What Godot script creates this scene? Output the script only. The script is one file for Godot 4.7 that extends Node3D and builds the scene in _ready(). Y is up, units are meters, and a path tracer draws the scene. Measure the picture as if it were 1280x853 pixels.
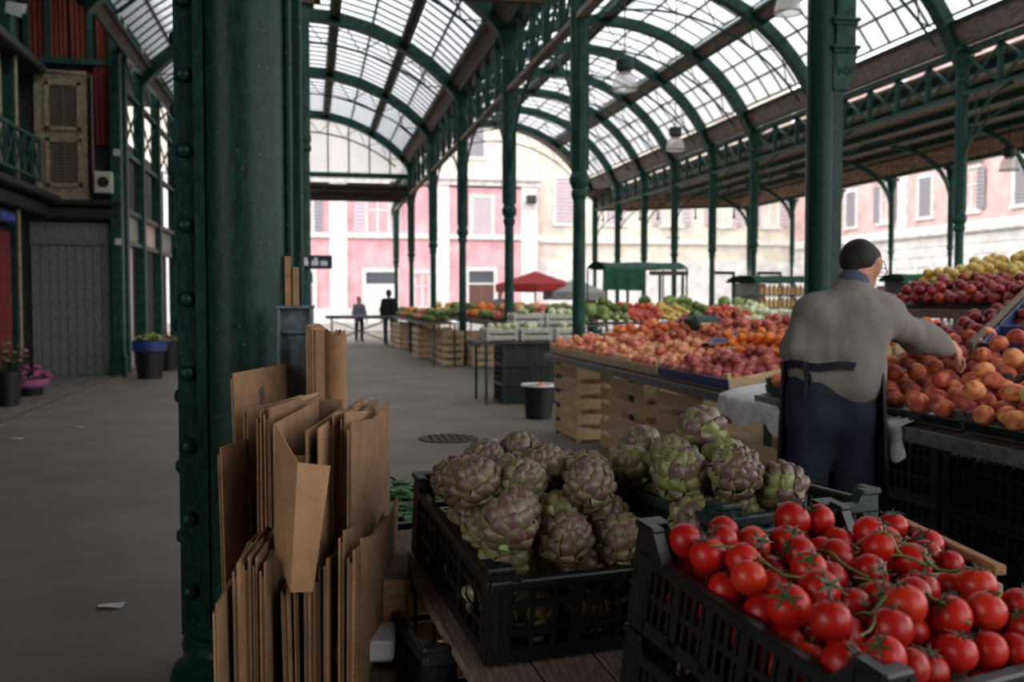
extends Node3D
# A covered produce market: iron and glass halls, stalls of fruit, crates of artichokes and tomatoes in front.
# World: x to the right across the aisle, y up, the aisle runs along -z. V(x, y, d) takes the distance d down the aisle.

class MB:
	var v := PackedVector3Array()
	var n := PackedVector3Array()
	var c := PackedColorArray()
	var col := Color(1, 1, 1)

	func tri(a: Vector3, b: Vector3, d: Vector3, na = null, nb = null, nd = null) -> void:
		var f := (b - a).cross(d - a)
		if f.length_squared() < 1e-16: return
		f = f.normalized()
		v.append(a); v.append(d); v.append(b)
		n.append(f if na == null else na); n.append(f if nd == null else nd); n.append(f if nb == null else nb)
		c.append(col); c.append(col); c.append(col)

	func quad(a: Vector3, b: Vector3, d: Vector3, e: Vector3) -> void:
		tri(a, b, d); tri(a, d, e)

	func box(T: Transform3D, s: Vector3) -> void:
		var h := s * 0.5
		var p := []
		for i in 8: p.append(T * Vector3(h.x if i & 1 else -h.x, h.y if i & 2 else -h.y, h.z if i & 4 else -h.z))
		for f in [[0, 2, 3, 1], [4, 5, 7, 6], [0, 1, 5, 4], [2, 6, 7, 3], [0, 4, 6, 2], [1, 3, 7, 5]]:
			quad(p[f[0]], p[f[1]], p[f[2]], p[f[3]])

	func at(x: float, y: float, z: float, sx: float, sy: float, sz: float) -> void:
		box(Transform3D(Basis(), Vector3(x, y, z)), Vector3(sx, sy, sz))

	# box with chamfered edges
	func cbox(T: Transform3D, s: Vector3, ch: float) -> void:
		var h := s * 0.5
		ch = minf(ch, minf(h.x, minf(h.y, h.z)) * 0.9)
		var q := {}
		for i in 8:
			var sg := Vector3(1 if i & 1 else -1, 1 if i & 2 else -1, 1 if i & 4 else -1)
			for a in 3:
				var p := Vector3(sg.x * (h.x - ch), sg.y * (h.y - ch), sg.z * (h.z - ch))
				p[a] = sg[a] * h[a]
				q[i * 3 + a] = T * p
		var o := T.origin
		for a in 3:
			var b := (a + 1) % 3
			var d := (a + 2) % 3
			for sgn in [0, 1]:
				var i0: int = sgn << a
				out(o, [q[i0 * 3 + a], q[(i0 | 1 << b) * 3 + a], q[(i0 | 1 << b | 1 << d) * 3 + a], q[(i0 | 1 << d) * 3 + a]])
				for sg2 in [0, 1]:
					var e0: int = (sgn << a) | (sg2 << b)
					out(o, [q[e0 * 3 + a], q[e0 * 3 + b], q[(e0 | 1 << d) * 3 + b], q[(e0 | 1 << d) * 3 + a]])
		for i in 8: out(o, [q[i * 3], q[i * 3 + 1], q[i * 3 + 2]])

	# a convex face turned away from the point o
	func out(o: Vector3, p: Array) -> void:
		var f: Vector3 = (p[1] - p[0]).cross(p[2] - p[0])
		if f.dot(p[0] - o) < 0: p.reverse()
		for i in range(1, p.size() - 1): tri(p[0], p[i], p[i + 1])

	func beam(a: Vector3, b: Vector3, w: float, h: float, up := Vector3.UP, ch := 0.0) -> void:
		var z := (b - a)
		var l := z.length()
		if l < 1e-5: return
		z /= l
		if absf(z.dot(up)) > 0.98: up = Vector3(1, 0, 0)
		var x := up.cross(z).normalized()
		var T := Transform3D(Basis(x, z.cross(x), z), (a + b) * 0.5)
		if ch > 0: cbox(T, Vector3(w, h, l), ch)
		else: box(T, Vector3(w, h, l))

	# rows of points -> smooth surface
	func grid(rows: Array, closed := false, flip := false) -> void:
		var m: int = rows.size()
		var k: int = rows[0].size()
		var nn := []
		for i in m:
			var r := []
			for j in k:
				var j0 := (j - 1 + k) % k if closed else maxi(j - 1, 0)
				var j1 := (j + 1) % k if closed else mini(j + 1, k - 1)
				var du: Vector3 = rows[i][j1] - rows[i][j0]
				var dv: Vector3 = rows[mini(i + 1, m - 1)][j] - rows[maxi(i - 1, 0)][j]
				if du.length_squared() < 1e-14: du = rows[mini(i + 1, m - 1)][j1] - rows[mini(i + 1, m - 1)][j0] if i == 0 else rows[i - 1][j1] - rows[i - 1][j0]
				var f := du.cross(dv)
				f = f.normalized() if f.length_squared() > 1e-18 else Vector3.UP
				r.append(-f if flip else f)
			nn.append(r)
		for i in m - 1:
			for j in (k if closed else k - 1):
				var j1 := (j + 1) % k
				if flip:
					tri(rows[i][j], rows[i + 1][j1], rows[i][j1], nn[i][j], nn[i + 1][j1], nn[i][j1])
					tri(rows[i][j], rows[i + 1][j], rows[i + 1][j1], nn[i][j], nn[i + 1][j], nn[i + 1][j1])
				else:
					tri(rows[i][j], rows[i][j1], rows[i + 1][j1], nn[i][j], nn[i][j1], nn[i + 1][j1])
					tri(rows[i][j], rows[i + 1][j1], rows[i + 1][j], nn[i][j], nn[i + 1][j1], nn[i + 1][j])

	func tube(pts: Array, r, sides := 8, caps := true) -> void:
		var rows := []
		var up := Vector3.UP
		var prev := Vector3.ZERO
		for i in pts.size():
			var t: Vector3 = (pts[mini(i + 1, pts.size() - 1)] - pts[maxi(i - 1, 0)]).normalized()
			if prev == Vector3.ZERO:
				up = Vector3(1, 0, 0) if absf(t.y) > 0.9 else Vector3.UP
			var x := up.cross(t).normalized()
			up = t.cross(x).normalized()
			prev = t
			var rr: float = r[i] if r is Array else r
			var row := []
			for s in sides:
				var a := TAU * s / sides
				row.append(pts[i] + (x * cos(a) + up * sin(a)) * rr)
			rows.append(row)
		grid(rows, true)
		if caps:
			for e in [0, rows.size() - 1]:
				for s in sides:
					if e == 0: tri(pts[e], rows[e][(s + 1) % sides], rows[e][s])
					else: tri(pts[e], rows[e][s], rows[e][(s + 1) % sides])

	# profile: Vector2(radius, height), hard edges between the segments unless smooth
	func lathe(prof: Array, segs: int, T := Transform3D(), smooth := false) -> void:
		if smooth:
			var rows := []
			for p in prof:
				var row := []
				for s in segs:
					var a := TAU * s / segs
					row.append(T * Vector3(p.x * cos(a), p.y, p.x * sin(a)))
				rows.append(row)
			grid(rows, true, true)
			return
		for i in prof.size() - 1:
			var rows := []
			for p in [prof[i], prof[i + 1]]:
				var row := []
				for s in segs:
					var a := TAU * s / segs
					row.append(T * Vector3(p.x * cos(a), p.y, p.x * sin(a)))
				rows.append(row)
			grid(rows, true, true)

	func prism(poly: PackedVector2Array, depth: float, T: Transform3D) -> void:
		var ix := Geometry2D.triangulate_polygon(poly)
		var cw := Geometry2D.is_polygon_clockwise(poly)
		var h := depth * 0.5
		for i in range(0, ix.size(), 3):
			var a := poly[ix[i]]
			var b := poly[ix[i + 1]]
			var d := poly[ix[i + 2]]
			if (b - a).cross(d - a) < 0:
				var t := b
				b = d
				d = t
			tri(T * Vector3(a.x, a.y, h), T * Vector3(b.x, b.y, h), T * Vector3(d.x, d.y, h))
			tri(T * Vector3(a.x, a.y, -h), T * Vector3(d.x, d.y, -h), T * Vector3(b.x, b.y, -h))
		for i in poly.size():
			var a := poly[i]
			var b := poly[(i + 1) % poly.size()]
			if cw:
				quad(T * Vector3(b.x, b.y, -h), T * Vector3(a.x, a.y, -h), T * Vector3(a.x, a.y, h), T * Vector3(b.x, b.y, h))
			else:
				quad(T * Vector3(a.x, a.y, -h), T * Vector3(b.x, b.y, -h), T * Vector3(b.x, b.y, h), T * Vector3(a.x, a.y, h))

	func mesh() -> ArrayMesh:
		var m := ArrayMesh.new()
		var arr := []
		arr.resize(Mesh.ARRAY_MAX)
		arr[Mesh.ARRAY_VERTEX] = v
		arr[Mesh.ARRAY_NORMAL] = n
		arr[Mesh.ARRAY_COLOR] = c
		m.add_surface_from_arrays(Mesh.PRIMITIVE_TRIANGLES, arr)
		return m

var M := {}      # materials
var T := {}      # textures
var used := {}   # names taken at top level
var rng := RandomNumberGenerator.new()

func V(x: float, y: float, d: float) -> Vector3:
	return Vector3(x, y, -d)

func lin(r: float, g: float, b: float) -> Color:
	return Color(r, g, b).srgb_to_linear()

func numbered(called: String) -> String:
	var k: int = used.get(called, 0)
	used[called] = k + 1
	return called if k == 0 else "%s_%03d" % [called, k]

func tag(o: Node, label: String, category: String, group := "", kind := "") -> Node:
	if label: o.set_meta("label", label)
	if category: o.set_meta("category", category)
	if group: o.set_meta("group", group)
	if kind: o.set_meta("kind", kind)
	return o

func obj(called: String, shape, material: Material, parent: Node = null) -> MeshInstance3D:
	var o := MeshInstance3D.new()
	o.mesh = shape.mesh() if shape is MB else shape
	o.material_override = material
	if parent == null:
		o.name = numbered(called)
		add_child(o)
	else:
		o.name = called
		parent.add_child(o, true)
	return o

func thing(called: String, label: String, category: String, where := Vector3.ZERO, turn := Basis(), group := "", kind := "") -> Node3D:
	var o := Node3D.new()
	o.name = numbered(called)
	add_child(o)
	o.transform = Transform3D(turn, where)
	tag(o, label, category, group, kind)
	return o

func copy(o: Node3D, called: String, where: Transform3D, label := "", group := "") -> Node3D:
	var r: Node3D = o.duplicate()
	r.name = numbered(called)
	add_child(r)
	r.transform = where
	tag(r, label, "", group)
	return r

func noise_tex(freq: float, lo: float, hi: float, octaves := 4, sd := 1, size := 512, kind := FastNoiseLite.TYPE_SIMPLEX_SMOOTH) -> NoiseTexture2D:
	var f := FastNoiseLite.new()
	f.noise_type = kind
	f.seed = sd
	f.frequency = freq
	f.fractal_octaves = octaves
	var t := NoiseTexture2D.new()
	t.width = size
	t.height = size
	t.seamless = true
	t.noise = f
	var g := Gradient.new()
	g.set_color(0, Color(lo, lo, lo))
	g.set_color(1, Color(hi, hi, hi))
	t.color_ramp = g
	return t

func mat(called: String, col: Color, rough := 0.7, tex = null, scale := Vector3.ONE, bump := 0.0, world := true, spec := 0.5) -> StandardMaterial3D:
	var m := StandardMaterial3D.new()
	m.resource_name = called
	m.albedo_color = col
	m.roughness = rough
	m.metallic_specular = spec
	if tex:
		m.albedo_texture = tex
		m.uv1_triplanar = true
		m.uv1_world_triplanar = world
		m.uv1_scale = scale
		if bump > 0:
			m.heightmap_enabled = true
			m.heightmap_texture = tex
			m.heightmap_scale = bump
	M[called] = m
	return m

func vmat(called: String, rough := 0.5, spec := 0.5) -> StandardMaterial3D:
	var m := StandardMaterial3D.new()
	m.resource_name = called
	m.vertex_color_use_as_albedo = true
	m.roughness = rough
	m.metallic_specular = spec
	M[called] = m
	return m

func detail(m: StandardMaterial3D, tex: Texture2D, scale: Vector3) -> void:
	m.detail_enabled = true
	m.detail_albedo = tex
	m.detail_blend_mode = BaseMaterial3D.BLEND_MODE_MUL
	m.detail_uv_layer = BaseMaterial3D.DETAIL_UV_2
	m.uv2_triplanar = true
	m.uv2_world_triplanar = true
	m.uv2_scale = scale

func make_materials() -> void:
	T.mottle = noise_tex(0.012, 0.6, 1.0, 5, 3)
	T.soft = noise_tex(0.008, 0.82, 1.0, 3, 5)
	T.fine = noise_tex(0.09, 0.72, 1.0, 3, 7)
	T.speck = noise_tex(0.2, 0.55, 1.0, 2, 9)
	T.rough = noise_tex(0.03, 0.3, 1.0, 5, 11)
	T.streak = noise_tex(0.02, 0.55, 1.0, 4, 13)
	T.grain = noise_tex(0.02, 0.74, 1.0, 4, 23)
	T.pillar = noise_tex(0.03, 0.55, 1.0, 5, 17)
	# chipped paint: sparse pale flecks of their own outline
	var im := Image.create(512, 512, false, Image.FORMAT_RGBA8)
	im.fill(Color(0.5, 0.55, 0.5, 0.0))
	rng.seed = 12
	for i in 80:
		var c := Vector2(rng.randf_range(6, 506), rng.randf_range(6, 506))
		var r := rng.randf_range(0.6, 2.4) if i > 14 else rng.randf_range(2.5, 4.5)
		var st := rng.randf_range(0.5, 1.6)
		var g0 := rng.randf_range(0.22, 0.5)
		for y in range(int(c.y - 8), int(c.y + 8)):
			for x in range(int(c.x - 8), int(c.x + 8)):
				if x < 0 or y < 0 or x > 511 or y > 511: continue
				if Vector2((x - c.x) / st, (y - c.y) * st).length() < r * (0.8 + 0.3 * sin(x * 1.7 + y * 2.3)): im.set_pixel(x, y, Color(g0, g0 * 1.02, g0 * 0.96, 0.8))
	T.chips = ImageTexture.create_from_image(im)
	mat("iron_green", Color(0.165, 0.325, 0.285), 0.5, T.mottle, Vector3.ONE * 0.7, 0.0, true, 0.3)
	mat("iron_pillar", Color(0.085, 0.245, 0.215), 0.4, T.pillar, Vector3(2.2, 0.7, 2.2), 0.1, true, 0.32)
	detail(M.iron_pillar, T.chips, Vector3(1.6, 1.6, 1.6))
	M.iron_pillar.detail_blend_mode = BaseMaterial3D.BLEND_MODE_MIX
	mat("iron_light", Color(0.22, 0.4, 0.355), 0.45, T.mottle, Vector3.ONE * 0.6)
	mat("timber_roof", Color(0.62, 0.56, 0.52), 0.85, T.streak, Vector3(0.5, 2.0, 0.25))
	mat("lean_boards", Color(0.7, 0.63, 0.56), 0.85, T.streak, Vector3(2.0, 2.0, 0.25))
	mat("street_stone", Color(0.66, 0.64, 0.61), 0.85, T.mottle, Vector3.ONE * 0.3)
	mat("timber_dark", Color(0.4, 0.34, 0.29), 0.85, T.streak, Vector3(1.2, 1.2, 0.3))
	mat("asphalt", Color(0.605, 0.575, 0.525), 0.72, T.soft, Vector3.ONE * 0.21, 0.0)
	detail(M.asphalt, T.speck, Vector3.ONE * 2.3)
	M.asphalt.heightmap_enabled = true
	M.asphalt.heightmap_texture = T.fine
	M.asphalt.heightmap_scale = 0.15
	mat("paving", Color(0.56, 0.54, 0.5), 0.8, T.mottle, Vector3.ONE * 0.35)
	detail(M.paving, T.fine, Vector3.ONE * 2.0)
	mat("kerb_stone", Color(0.44, 0.4, 0.36), 0.85, T.mottle, Vector3.ONE)
	mat("pink_plaster", Color(0.92, 0.7, 0.725), 0.9, T.soft, Vector3.ONE * 0.15)
	mat("rose_plaster", Color(0.9, 0.76, 0.74), 0.9, T.soft, Vector3.ONE * 0.15)
	mat("cream_plaster", Color(0.92, 0.885, 0.82), 0.9, T.soft, Vector3.ONE * 0.12)
	mat("white_plaster", Color(0.92, 0.91, 0.89), 0.88, T.soft, Vector3.ONE * 0.2)
	mat("white_trim", Color(0.93, 0.92, 0.9), 0.8, T.soft, Vector3.ONE * 0.5)
	mat("shutter_grey", Color(0.6, 0.58, 0.6), 0.7)
	mat("shutter_pale", Color(0.78, 0.72, 0.74), 0.7)
	mat("window_frame", Color(0.9, 0.9, 0.88), 0.6)
	mat("dark_glass", Color(0.22, 0.24, 0.26), 0.12)
	mat("door_wood", Color(0.36, 0.24, 0.2), 0.6)
	mat("gable_panel", Color(0.86, 0.86, 0.83), 0.7, T.soft, Vector3.ONE * 0.3)
	mat("gable_glass", Color(0.93, 0.91, 0.9, 0.6), 0.5)
	M.gable_glass.transparency = BaseMaterial3D.TRANSPARENCY_ALPHA
	M.gable_glass.backlight_enabled = true
	M.gable_glass.backlight = Color(1, 1, 1)
	M.gable_panel.backlight_enabled = true
	M.gable_panel.backlight = Color(1, 1, 1)
	var g := mat("roof_glass", Color(0.66, 0.7, 0.77, 0.72), 0.4)
	g.transparency = BaseMaterial3D.TRANSPARENCY_ALPHA
	g.backlight_enabled = true
	g.backlight = Color(1, 1, 1)
	mat("glazing_bar", Color(0.24, 0.32, 0.31), 0.6)
	# wood, card, plastic
	mat("crate_wood", Color(0.9, 0.77, 0.6), 0.8, T.grain, Vector3(0.7, 9, 0.7), 0.03)
	mat("crate_wood_pale", Color(0.94, 0.84, 0.69), 0.8, T.grain, Vector3(0.7, 9, 0.7), 0.03)
	mat("crate_wood_dark", Color(0.74, 0.59, 0.43), 0.8, T.grain, Vector3(0.7, 9, 0.7), 0.03)
	mat("crate_white", Color(0.94, 0.93, 0.9), 0.8, T.streak, Vector3(2, 8, 2))
	mat("board_wood", Color(0.5, 0.43, 0.37), 0.75, T.streak, Vector3(8, 3, 1.4), 0.06)
	mat("rail_wood", Color(0.72, 0.52, 0.36), 0.75, T.streak, Vector3(9, 6, 1.6), 0.05)
	mat("table_wood", Color(0.36, 0.32, 0.29), 0.7, T.streak, Vector3(5, 5, 1.2))
	for k in 4:
		var t: float = [1.0, 0.92, 1.06, 0.85][k]
		mat("card_%d" % k, Color(0.7 * t, 0.535 * t, 0.38 * t), 0.88, T.soft, Vector3(3.0, 3.0, 3.0))
		detail(M["card_%d" % k], T.fine, Vector3(7, 7, 7))
	mat("card_edge", Color(0.62, 0.47, 0.33), 0.95, T.speck, Vector3.ONE * 6.0)
	mat("card_grey", Color(0.66, 0.62, 0.58), 0.9, T.mottle, Vector3.ONE * 3.0)
	mat("plastic_black", Color(0.075, 0.08, 0.095), 0.42, T.mottle, Vector3.ONE * 4.0)
	mat("plastic_green", Color(0.13, 0.2, 0.195), 0.42, T.mottle, Vector3.ONE * 4.0)
	mat("plastic_dark_green", Color(0.055, 0.105, 0.1), 0.45, T.mottle, Vector3.ONE * 4.0)
	mat("plastic_blue", Color(0.13, 0.2, 0.45), 0.45)
	mat("tray_blue", Color(0.1, 0.16, 0.34), 0.5)
	mat("plastic_grey", Color(0.44, 0.5, 0.52), 0.5, T.mottle, Vector3.ONE * 3.0)
	mat("bucket_black", Color(0.06, 0.06, 0.075), 0.5)
	mat("sheet_white", Color(0.95, 0.95, 0.95), 0.45, T.soft, Vector3.ONE * 6.0)
	mat("paper_white", Color(0.82, 0.82, 0.84), 0.8, T.soft, Vector3.ONE * 4.0)
	mat("paper_blue", Color(0.3, 0.42, 0.68), 0.6, T.rough, Vector3.ONE * 5.0)
	mat("paper_green", Color(0.12, 0.3, 0.25), 0.5, T.mottle, Vector3.ONE * 5.0)
	mat("cloth_green", Color(0.12, 0.38, 0.28), 0.8, T.mottle, Vector3.ONE * 1.2)
	mat("cloth_red", Color(0.85, 0.24, 0.26), 0.8, T.mottle, Vector3.ONE)
	mat("cloth_grey", Color(0.78, 0.78, 0.77), 0.8, T.mottle, Vector3.ONE)
	mat("metal_grey", Color(0.45, 0.46, 0.46), 0.45, T.mottle, Vector3.ONE * 2.0)
	mat("metal_dark", Color(0.14, 0.15, 0.15), 0.5, T.mottle, Vector3.ONE * 2.0)
	mat("rust_iron", Color(0.34, 0.3, 0.26), 0.75, T.rough, Vector3.ONE * 4.0)
	mat("door_grey", Color(0.53, 0.56, 0.54), 0.75, T.streak, Vector3(4.0, 0.5, 4.0))
	mat("panel_cream", Color(0.68, 0.63, 0.52), 0.75, T.mottle, Vector3.ONE * 1.5)
	mat("louvre", Color(0.36, 0.34, 0.32), 0.8)
	mat("curtain_red", Color(0.5, 0.12, 0.14), 0.85, T.mottle, Vector3(6, 0.5, 6))
	mat("curtain_orange", Color(0.52, 0.22, 0.13), 0.85, T.mottle, Vector3(6, 0.5, 6))
	mat("facade_dark", Color(0.16, 0.17, 0.17), 0.8, T.mottle, Vector3.ONE)
	mat("brick_red", Color(0.42, 0.2, 0.16), 0.85, T.mottle, Vector3.ONE * 2.0)
	mat("sign_navy", Color(0.09, 0.11, 0.19), 0.5)
	mat("sign_white", Color(0.85, 0.87, 0.9), 0.6)
	mat("lamp_housing", Color(0.1, 0.16, 0.15), 0.5)
	var lg := mat("lamp_glass", Color(0.86, 0.84, 0.8, 0.45), 0.3)
	lg.transparency = BaseMaterial3D.TRANSPARENCY_ALPHA
	lg.backlight_enabled = true
	lg.backlight = Color(1, 1, 1)
	mat("leaf", Color(0.3, 0.52, 0.24), 0.5, T.mottle, Vector3.ONE * 8.0)
	mat("leaf_pale", Color(0.44, 0.56, 0.24), 0.5, T.mottle, Vector3.ONE * 8.0)
	mat("leaf_dark", Color(0.13, 0.25, 0.13), 0.5, T.mottle, Vector3.ONE * 8.0)
	mat("vine", Color(0.38, 0.4, 0.2), 0.6)
	mat("calyx", Color(0.2, 0.26, 0.12), 0.6)
	mat("tomato_0", Color(0.72, 0.115, 0.08), 0.33, T.soft, Vector3.ONE * 12.0, 0.0, false, 0.38)
	mat("tomato_1", Color(0.75, 0.18, 0.095), 0.33, T.soft, Vector3.ONE * 12.0, 0.0, false, 0.38)
	mat("tomato_2", Color(0.64, 0.088, 0.075), 0.33, T.soft, Vector3.ONE * 12.0, 0.0, false, 0.38)
	vmat("fruit", 0.6, 0.35)
	vmat("waxy", 0.4, 0.5)
	vmat("bract", 0.45, 0.5)
	# clothes and people
	mat("wool_grey", Color(0.52, 0.5, 0.48), 0.95, T.fine, Vector3.ONE * 5.0, 0.1)
	mat("shirt_blue", Color(0.27, 0.3, 0.36), 0.85)
	mat("denim", Color(0.1, 0.125, 0.2), 0.9, T.fine, Vector3.ONE * 4.0)
	mat("apron_navy", Color(0.055, 0.068, 0.125), 0.85, T.fine, Vector3.ONE * 4.0)
	mat("skin", Color(0.72, 0.5, 0.4), 0.55)
	mat("hair_dark", Color(0.09, 0.075, 0.065), 0.7, T.speck, Vector3.ONE * 9.0)
	mat("cloth_black", Color(0.06, 0.065, 0.075), 0.85)
	mat("cloth_slate", Color(0.45, 0.47, 0.52), 0.85)
	mat("shoe", Color(0.09, 0.08, 0.075), 0.5)
# ---------------------------------------------------------------- the halls
const SPRING := 5.86
const LX0 := -3.38   # row of posts on the pavement side
const LX1 := 3.25    # row of columns between the two halls
const RX1 := 11.58   # row of columns before the lean-to
const OX := 17.5     # outer row
const LD := [11.4, 15.7, 20.7, 25.8, 31.6]
const RD := [-5.0, 0.6, 5.6, 10.6, 15.5, 20.4, 23.8, 26.5, 29.5, 32.4, 35.4, 38.4]
var iron_names := 0

# point of a segmental arch between xa and xb, t from 0 to 1
func arc(xa: float, xb: float, rise: float, t: float, off := 0.0) -> Vector2:
	var h := (xb - xa) * 0.5
	var r := (h * h + rise * rise) / (2.0 * rise)
	var half := asin(h / r)
	var a := lerpf(-half, half, t)
	return Vector2((xa + xb) * 0.5 + sin(a) * (r + off), SPRING + rise - r + cos(a) * (r + off))

func arch_rib(xa: float, xb: float, rise: float, d: float, w: float, h: float, off: float, steps := 22) -> MB:
	var mb := MB.new()
	for i in steps:
		var q := []
		for e in [[i, off - h * 0.5], [i + 1, off - h * 0.5], [i + 1, off + h * 0.5], [i, off + h * 0.5]]:
			var p := arc(xa, xb, rise, float(e[0]) / steps, e[1])
			q.append(p)
		for s in [-1, 1]:
			var z: float = -d + s * w * 0.5
			var f := [Vector3(q[0].x, q[0].y, z), Vector3(q[1].x, q[1].y, z), Vector3(q[2].x, q[2].y, z), Vector3(q[3].x, q[3].y, z)]
			if s < 0: f.reverse()
			mb.quad(f[0], f[1], f[2], f[3])
		for e in [[0, 1, 1], [3, 2, -1]]:
			var a := Vector3(q[e[0]].x, q[e[0]].y, -d)
			var b := Vector3(q[e[1]].x, q[e[1]].y, -d)
			var z := Vector3(0, 0, w * 0.5 * e[2])
			mb.quad(a - z, b - z, b + z, a + z)
	return mb

func vault(called: String, label: String, xa: float, xb: float, rise: float, ds: Array, strips: float, cuts: Array, boards: Array, single_from: float, last_board: bool) -> void:
	var t := thing(called, label, "roof", Vector3.ZERO, Basis(), "", "structure")
	# ribs with a thinner bow under them
	for d in ds:
		var rib := obj("arch_rib", arch_rib(xa, xb, rise, d, 0.14, 0.24, -0.06), M.iron_green, t)
		obj("rib_flange", arch_rib(xa, xb, rise, d, 0.26, 0.03, -0.19), M.iron_green, rib)
		var lo := MB.new()
		var pts := []
		for i in 17: 
			var p := arc(xa, xb, rise * 0.86, 0.04 + 0.92 * i / 16.0, -0.42)
			pts.append(V(p.x, p.y, d))
		lo.tube(pts, 0.028, 6)
		for i in range(0, 16, 2):
			var a := arc(xa, xb, rise, 0.04 + 0.92 * i / 16.0, -0.16)
			var b := arc(xa, xb, rise, 0.04 + 0.92 * (i + 2) / 16.0, -0.16)
			lo.beam(V(a.x, a.y, d), pts[i + 1], 0.02, 0.02)
			lo.beam(pts[i + 1], V(b.x, b.y, d), 0.02, 0.02)
		obj("tie_bow", lo, M.iron_green, t)
	# timber boards that run along the hall
	for u in boards:
		var b := MB.new()
		var p := arc(xa, xb, rise, u[0], 0.0)
		var q := arc(xa, xb, rise, u[0] + 0.01, 0.0)
		var tan := (q - p).normalized()
		var T0 := Transform3D(Basis(Vector3(tan.x, tan.y, 0), Vector3(-tan.y, tan.x, 0), Vector3(0, 0, 1)), V(p.x, p.y, (ds[0] + ds[-1]) * 0.5))
		b.box(T0, Vector3(u[1], 0.09, ds[-1] - ds[0] + 0.3))
		var pur := obj("purlin_board", b, M.timber_roof, t)
		var e := MB.new()
		for s in [-1, 1]:
			e.box(T0 * Transform3D(Basis(), Vector3(s * u[1] * 0.5, -0.03, 0)), Vector3(0.05, 0.16, ds[-1] - ds[0] + 0.28))
		obj("edge_angle", e, M.iron_green, pur)
	# panes between glazing bars
	var rest := MB.new()
	var shapes := {}
	var n_single := 0
	for k in ds.size() - 1:
		var bars := MB.new()
		var length: float = ds[k + 1] - ds[k]
		var n := maxi(2, roundi(length / strips))
		for c in cuts:
			var steps: int = c[2]
			for s in steps:
				var ta: float = lerpf(c[0], c[1], float(s) / steps)
				var tb: float = lerpf(c[0], c[1], float(s + 1) / steps)
				var a := arc(xa, xb, rise, ta, 0.06)
				var b := arc(xa, xb, rise, tb, 0.06)
				var tan := (b - a).normalized()
				var mid := (a + b) * 0.5
				var bas := Basis(Vector3(tan.x, tan.y, 0), Vector3(-tan.y, tan.x, 0), Vector3(0, 0, 1))
				for j in n:
					var dd: float = ds[k] + length * (j + 0.5) / n
					var size := Vector3(a.distance_to(b) - 0.012, 0.008, length / n - 0.012)
					var xf := Transform3D(bas * Basis(Vector3(0, 0, 1), rng.randf_range(-0.006, 0.006)), V(mid.x, mid.y, dd))
					if ta >= single_from and n_single < 300 and ds[k] > 14.0:
						n_single += 1
						var key := "%.3f_%.3f" % [size.x, size.z]
						if not shapes.has(key):
							var mb := MB.new()
							mb.box(Transform3D(), size)
							shapes[key] = mb.mesh()
						var o := obj("pane", shapes[key], M.roof_glass, t)
						o.transform = xf
					else:
						rest.box(xf, size)
				for j in n + 1:
					var dd: float = ds[k] + length * j / n
					bars.box(Transform3D(bas, V(mid.x, mid.y, dd)), Vector3(a.distance_to(b) + 0.01, 0.05, 0.04))
				var e := arc(xa, xb, rise, tb, 0.06)
				bars.box(Transform3D(bas, V(e.x, e.y, ds[k] + length * 0.5)), Vector3(0.045, 0.05, length))
		tag(obj("glazing_bars", bars, M.glazing_bar, t), "", "", "", "stuff")
	tag(obj("upper_panes", rest, M.roof_glass, t), "", "", "", "stuff")
	if last_board:
		obj("end_board", arch_rib(xa, xb, rise, ds[-1] + 0.6, 1.1, 0.06, -0.05), M.timber_roof, t)

func column(x: float, d: float, called: String, label: String, group: String, k := 1.0, top := SPRING) -> void:
	var t := thing(called, label, "column", V(x, 0, d), Basis(), group)
	var b := MB.new()
	b.lathe([Vector2(0.0, 0), Vector2(0.2, 0), Vector2(0.2, 0.16), Vector2(0.15, 0.2), Vector2(0.15, 0.42), Vector2(0.17, 0.45), Vector2(0.17, 0.5), Vector2(0.1, 0.58)].map(func(p): return Vector2(p.x * k, p.y)), 12)
	obj("base", b, M.iron_green, t)
	var s := MB.new()
	s.lathe([Vector2(0.084 * k, 0.55), Vector2(0.077 * k, 2.72)], 14)
	obj("shaft", s, M.iron_green, t)
	var r := MB.new()
	r.lathe([Vector2(0.075, 2.62), Vector2(0.1, 2.68), Vector2(0.1, 2.73), Vector2(0.085, 2.76), Vector2(0.125, 2.84), Vector2(0.125, 2.9), Vector2(0.1, 2.96), Vector2(0.1, 3.0)].map(func(p): return Vector2(p.x * k, p.y)), 14)
	obj("collar", r, M.iron_green, t)
	var u := MB.new()
	u.lathe([Vector2(0.1 * k, 2.98), Vector2(0.098 * k, top - 0.5)], 8)
	for a in 4:
		var an := a * PI / 2
		u.box(Transform3D(Basis(Vector3.UP, an), Vector3(sin(an), 0, cos(an)) * 0.1 * k + Vector3(0, (top + 2.5) * 0.5, 0)), Vector3(0.06 * k, top - 3.5, 0.03))
	obj("upper_shaft", u, M.iron_green, t)
	var c := MB.new()
	c.lathe([Vector2(0.1, top - 0.55), Vector2(0.13, top - 0.52), Vector2(0.11, top - 0.46), Vector2(0.13, top - 0.3), Vector2(0.2, top - 0.1), Vector2(0.2, top)].map(func(p): return Vector2(p.x * k, p.y)), 12)
	c.at(0, top + 0.02, 0, 0.44 * k, 0.08, 0.44 * k)
	obj("capital", c, M.iron_green, t)

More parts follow.
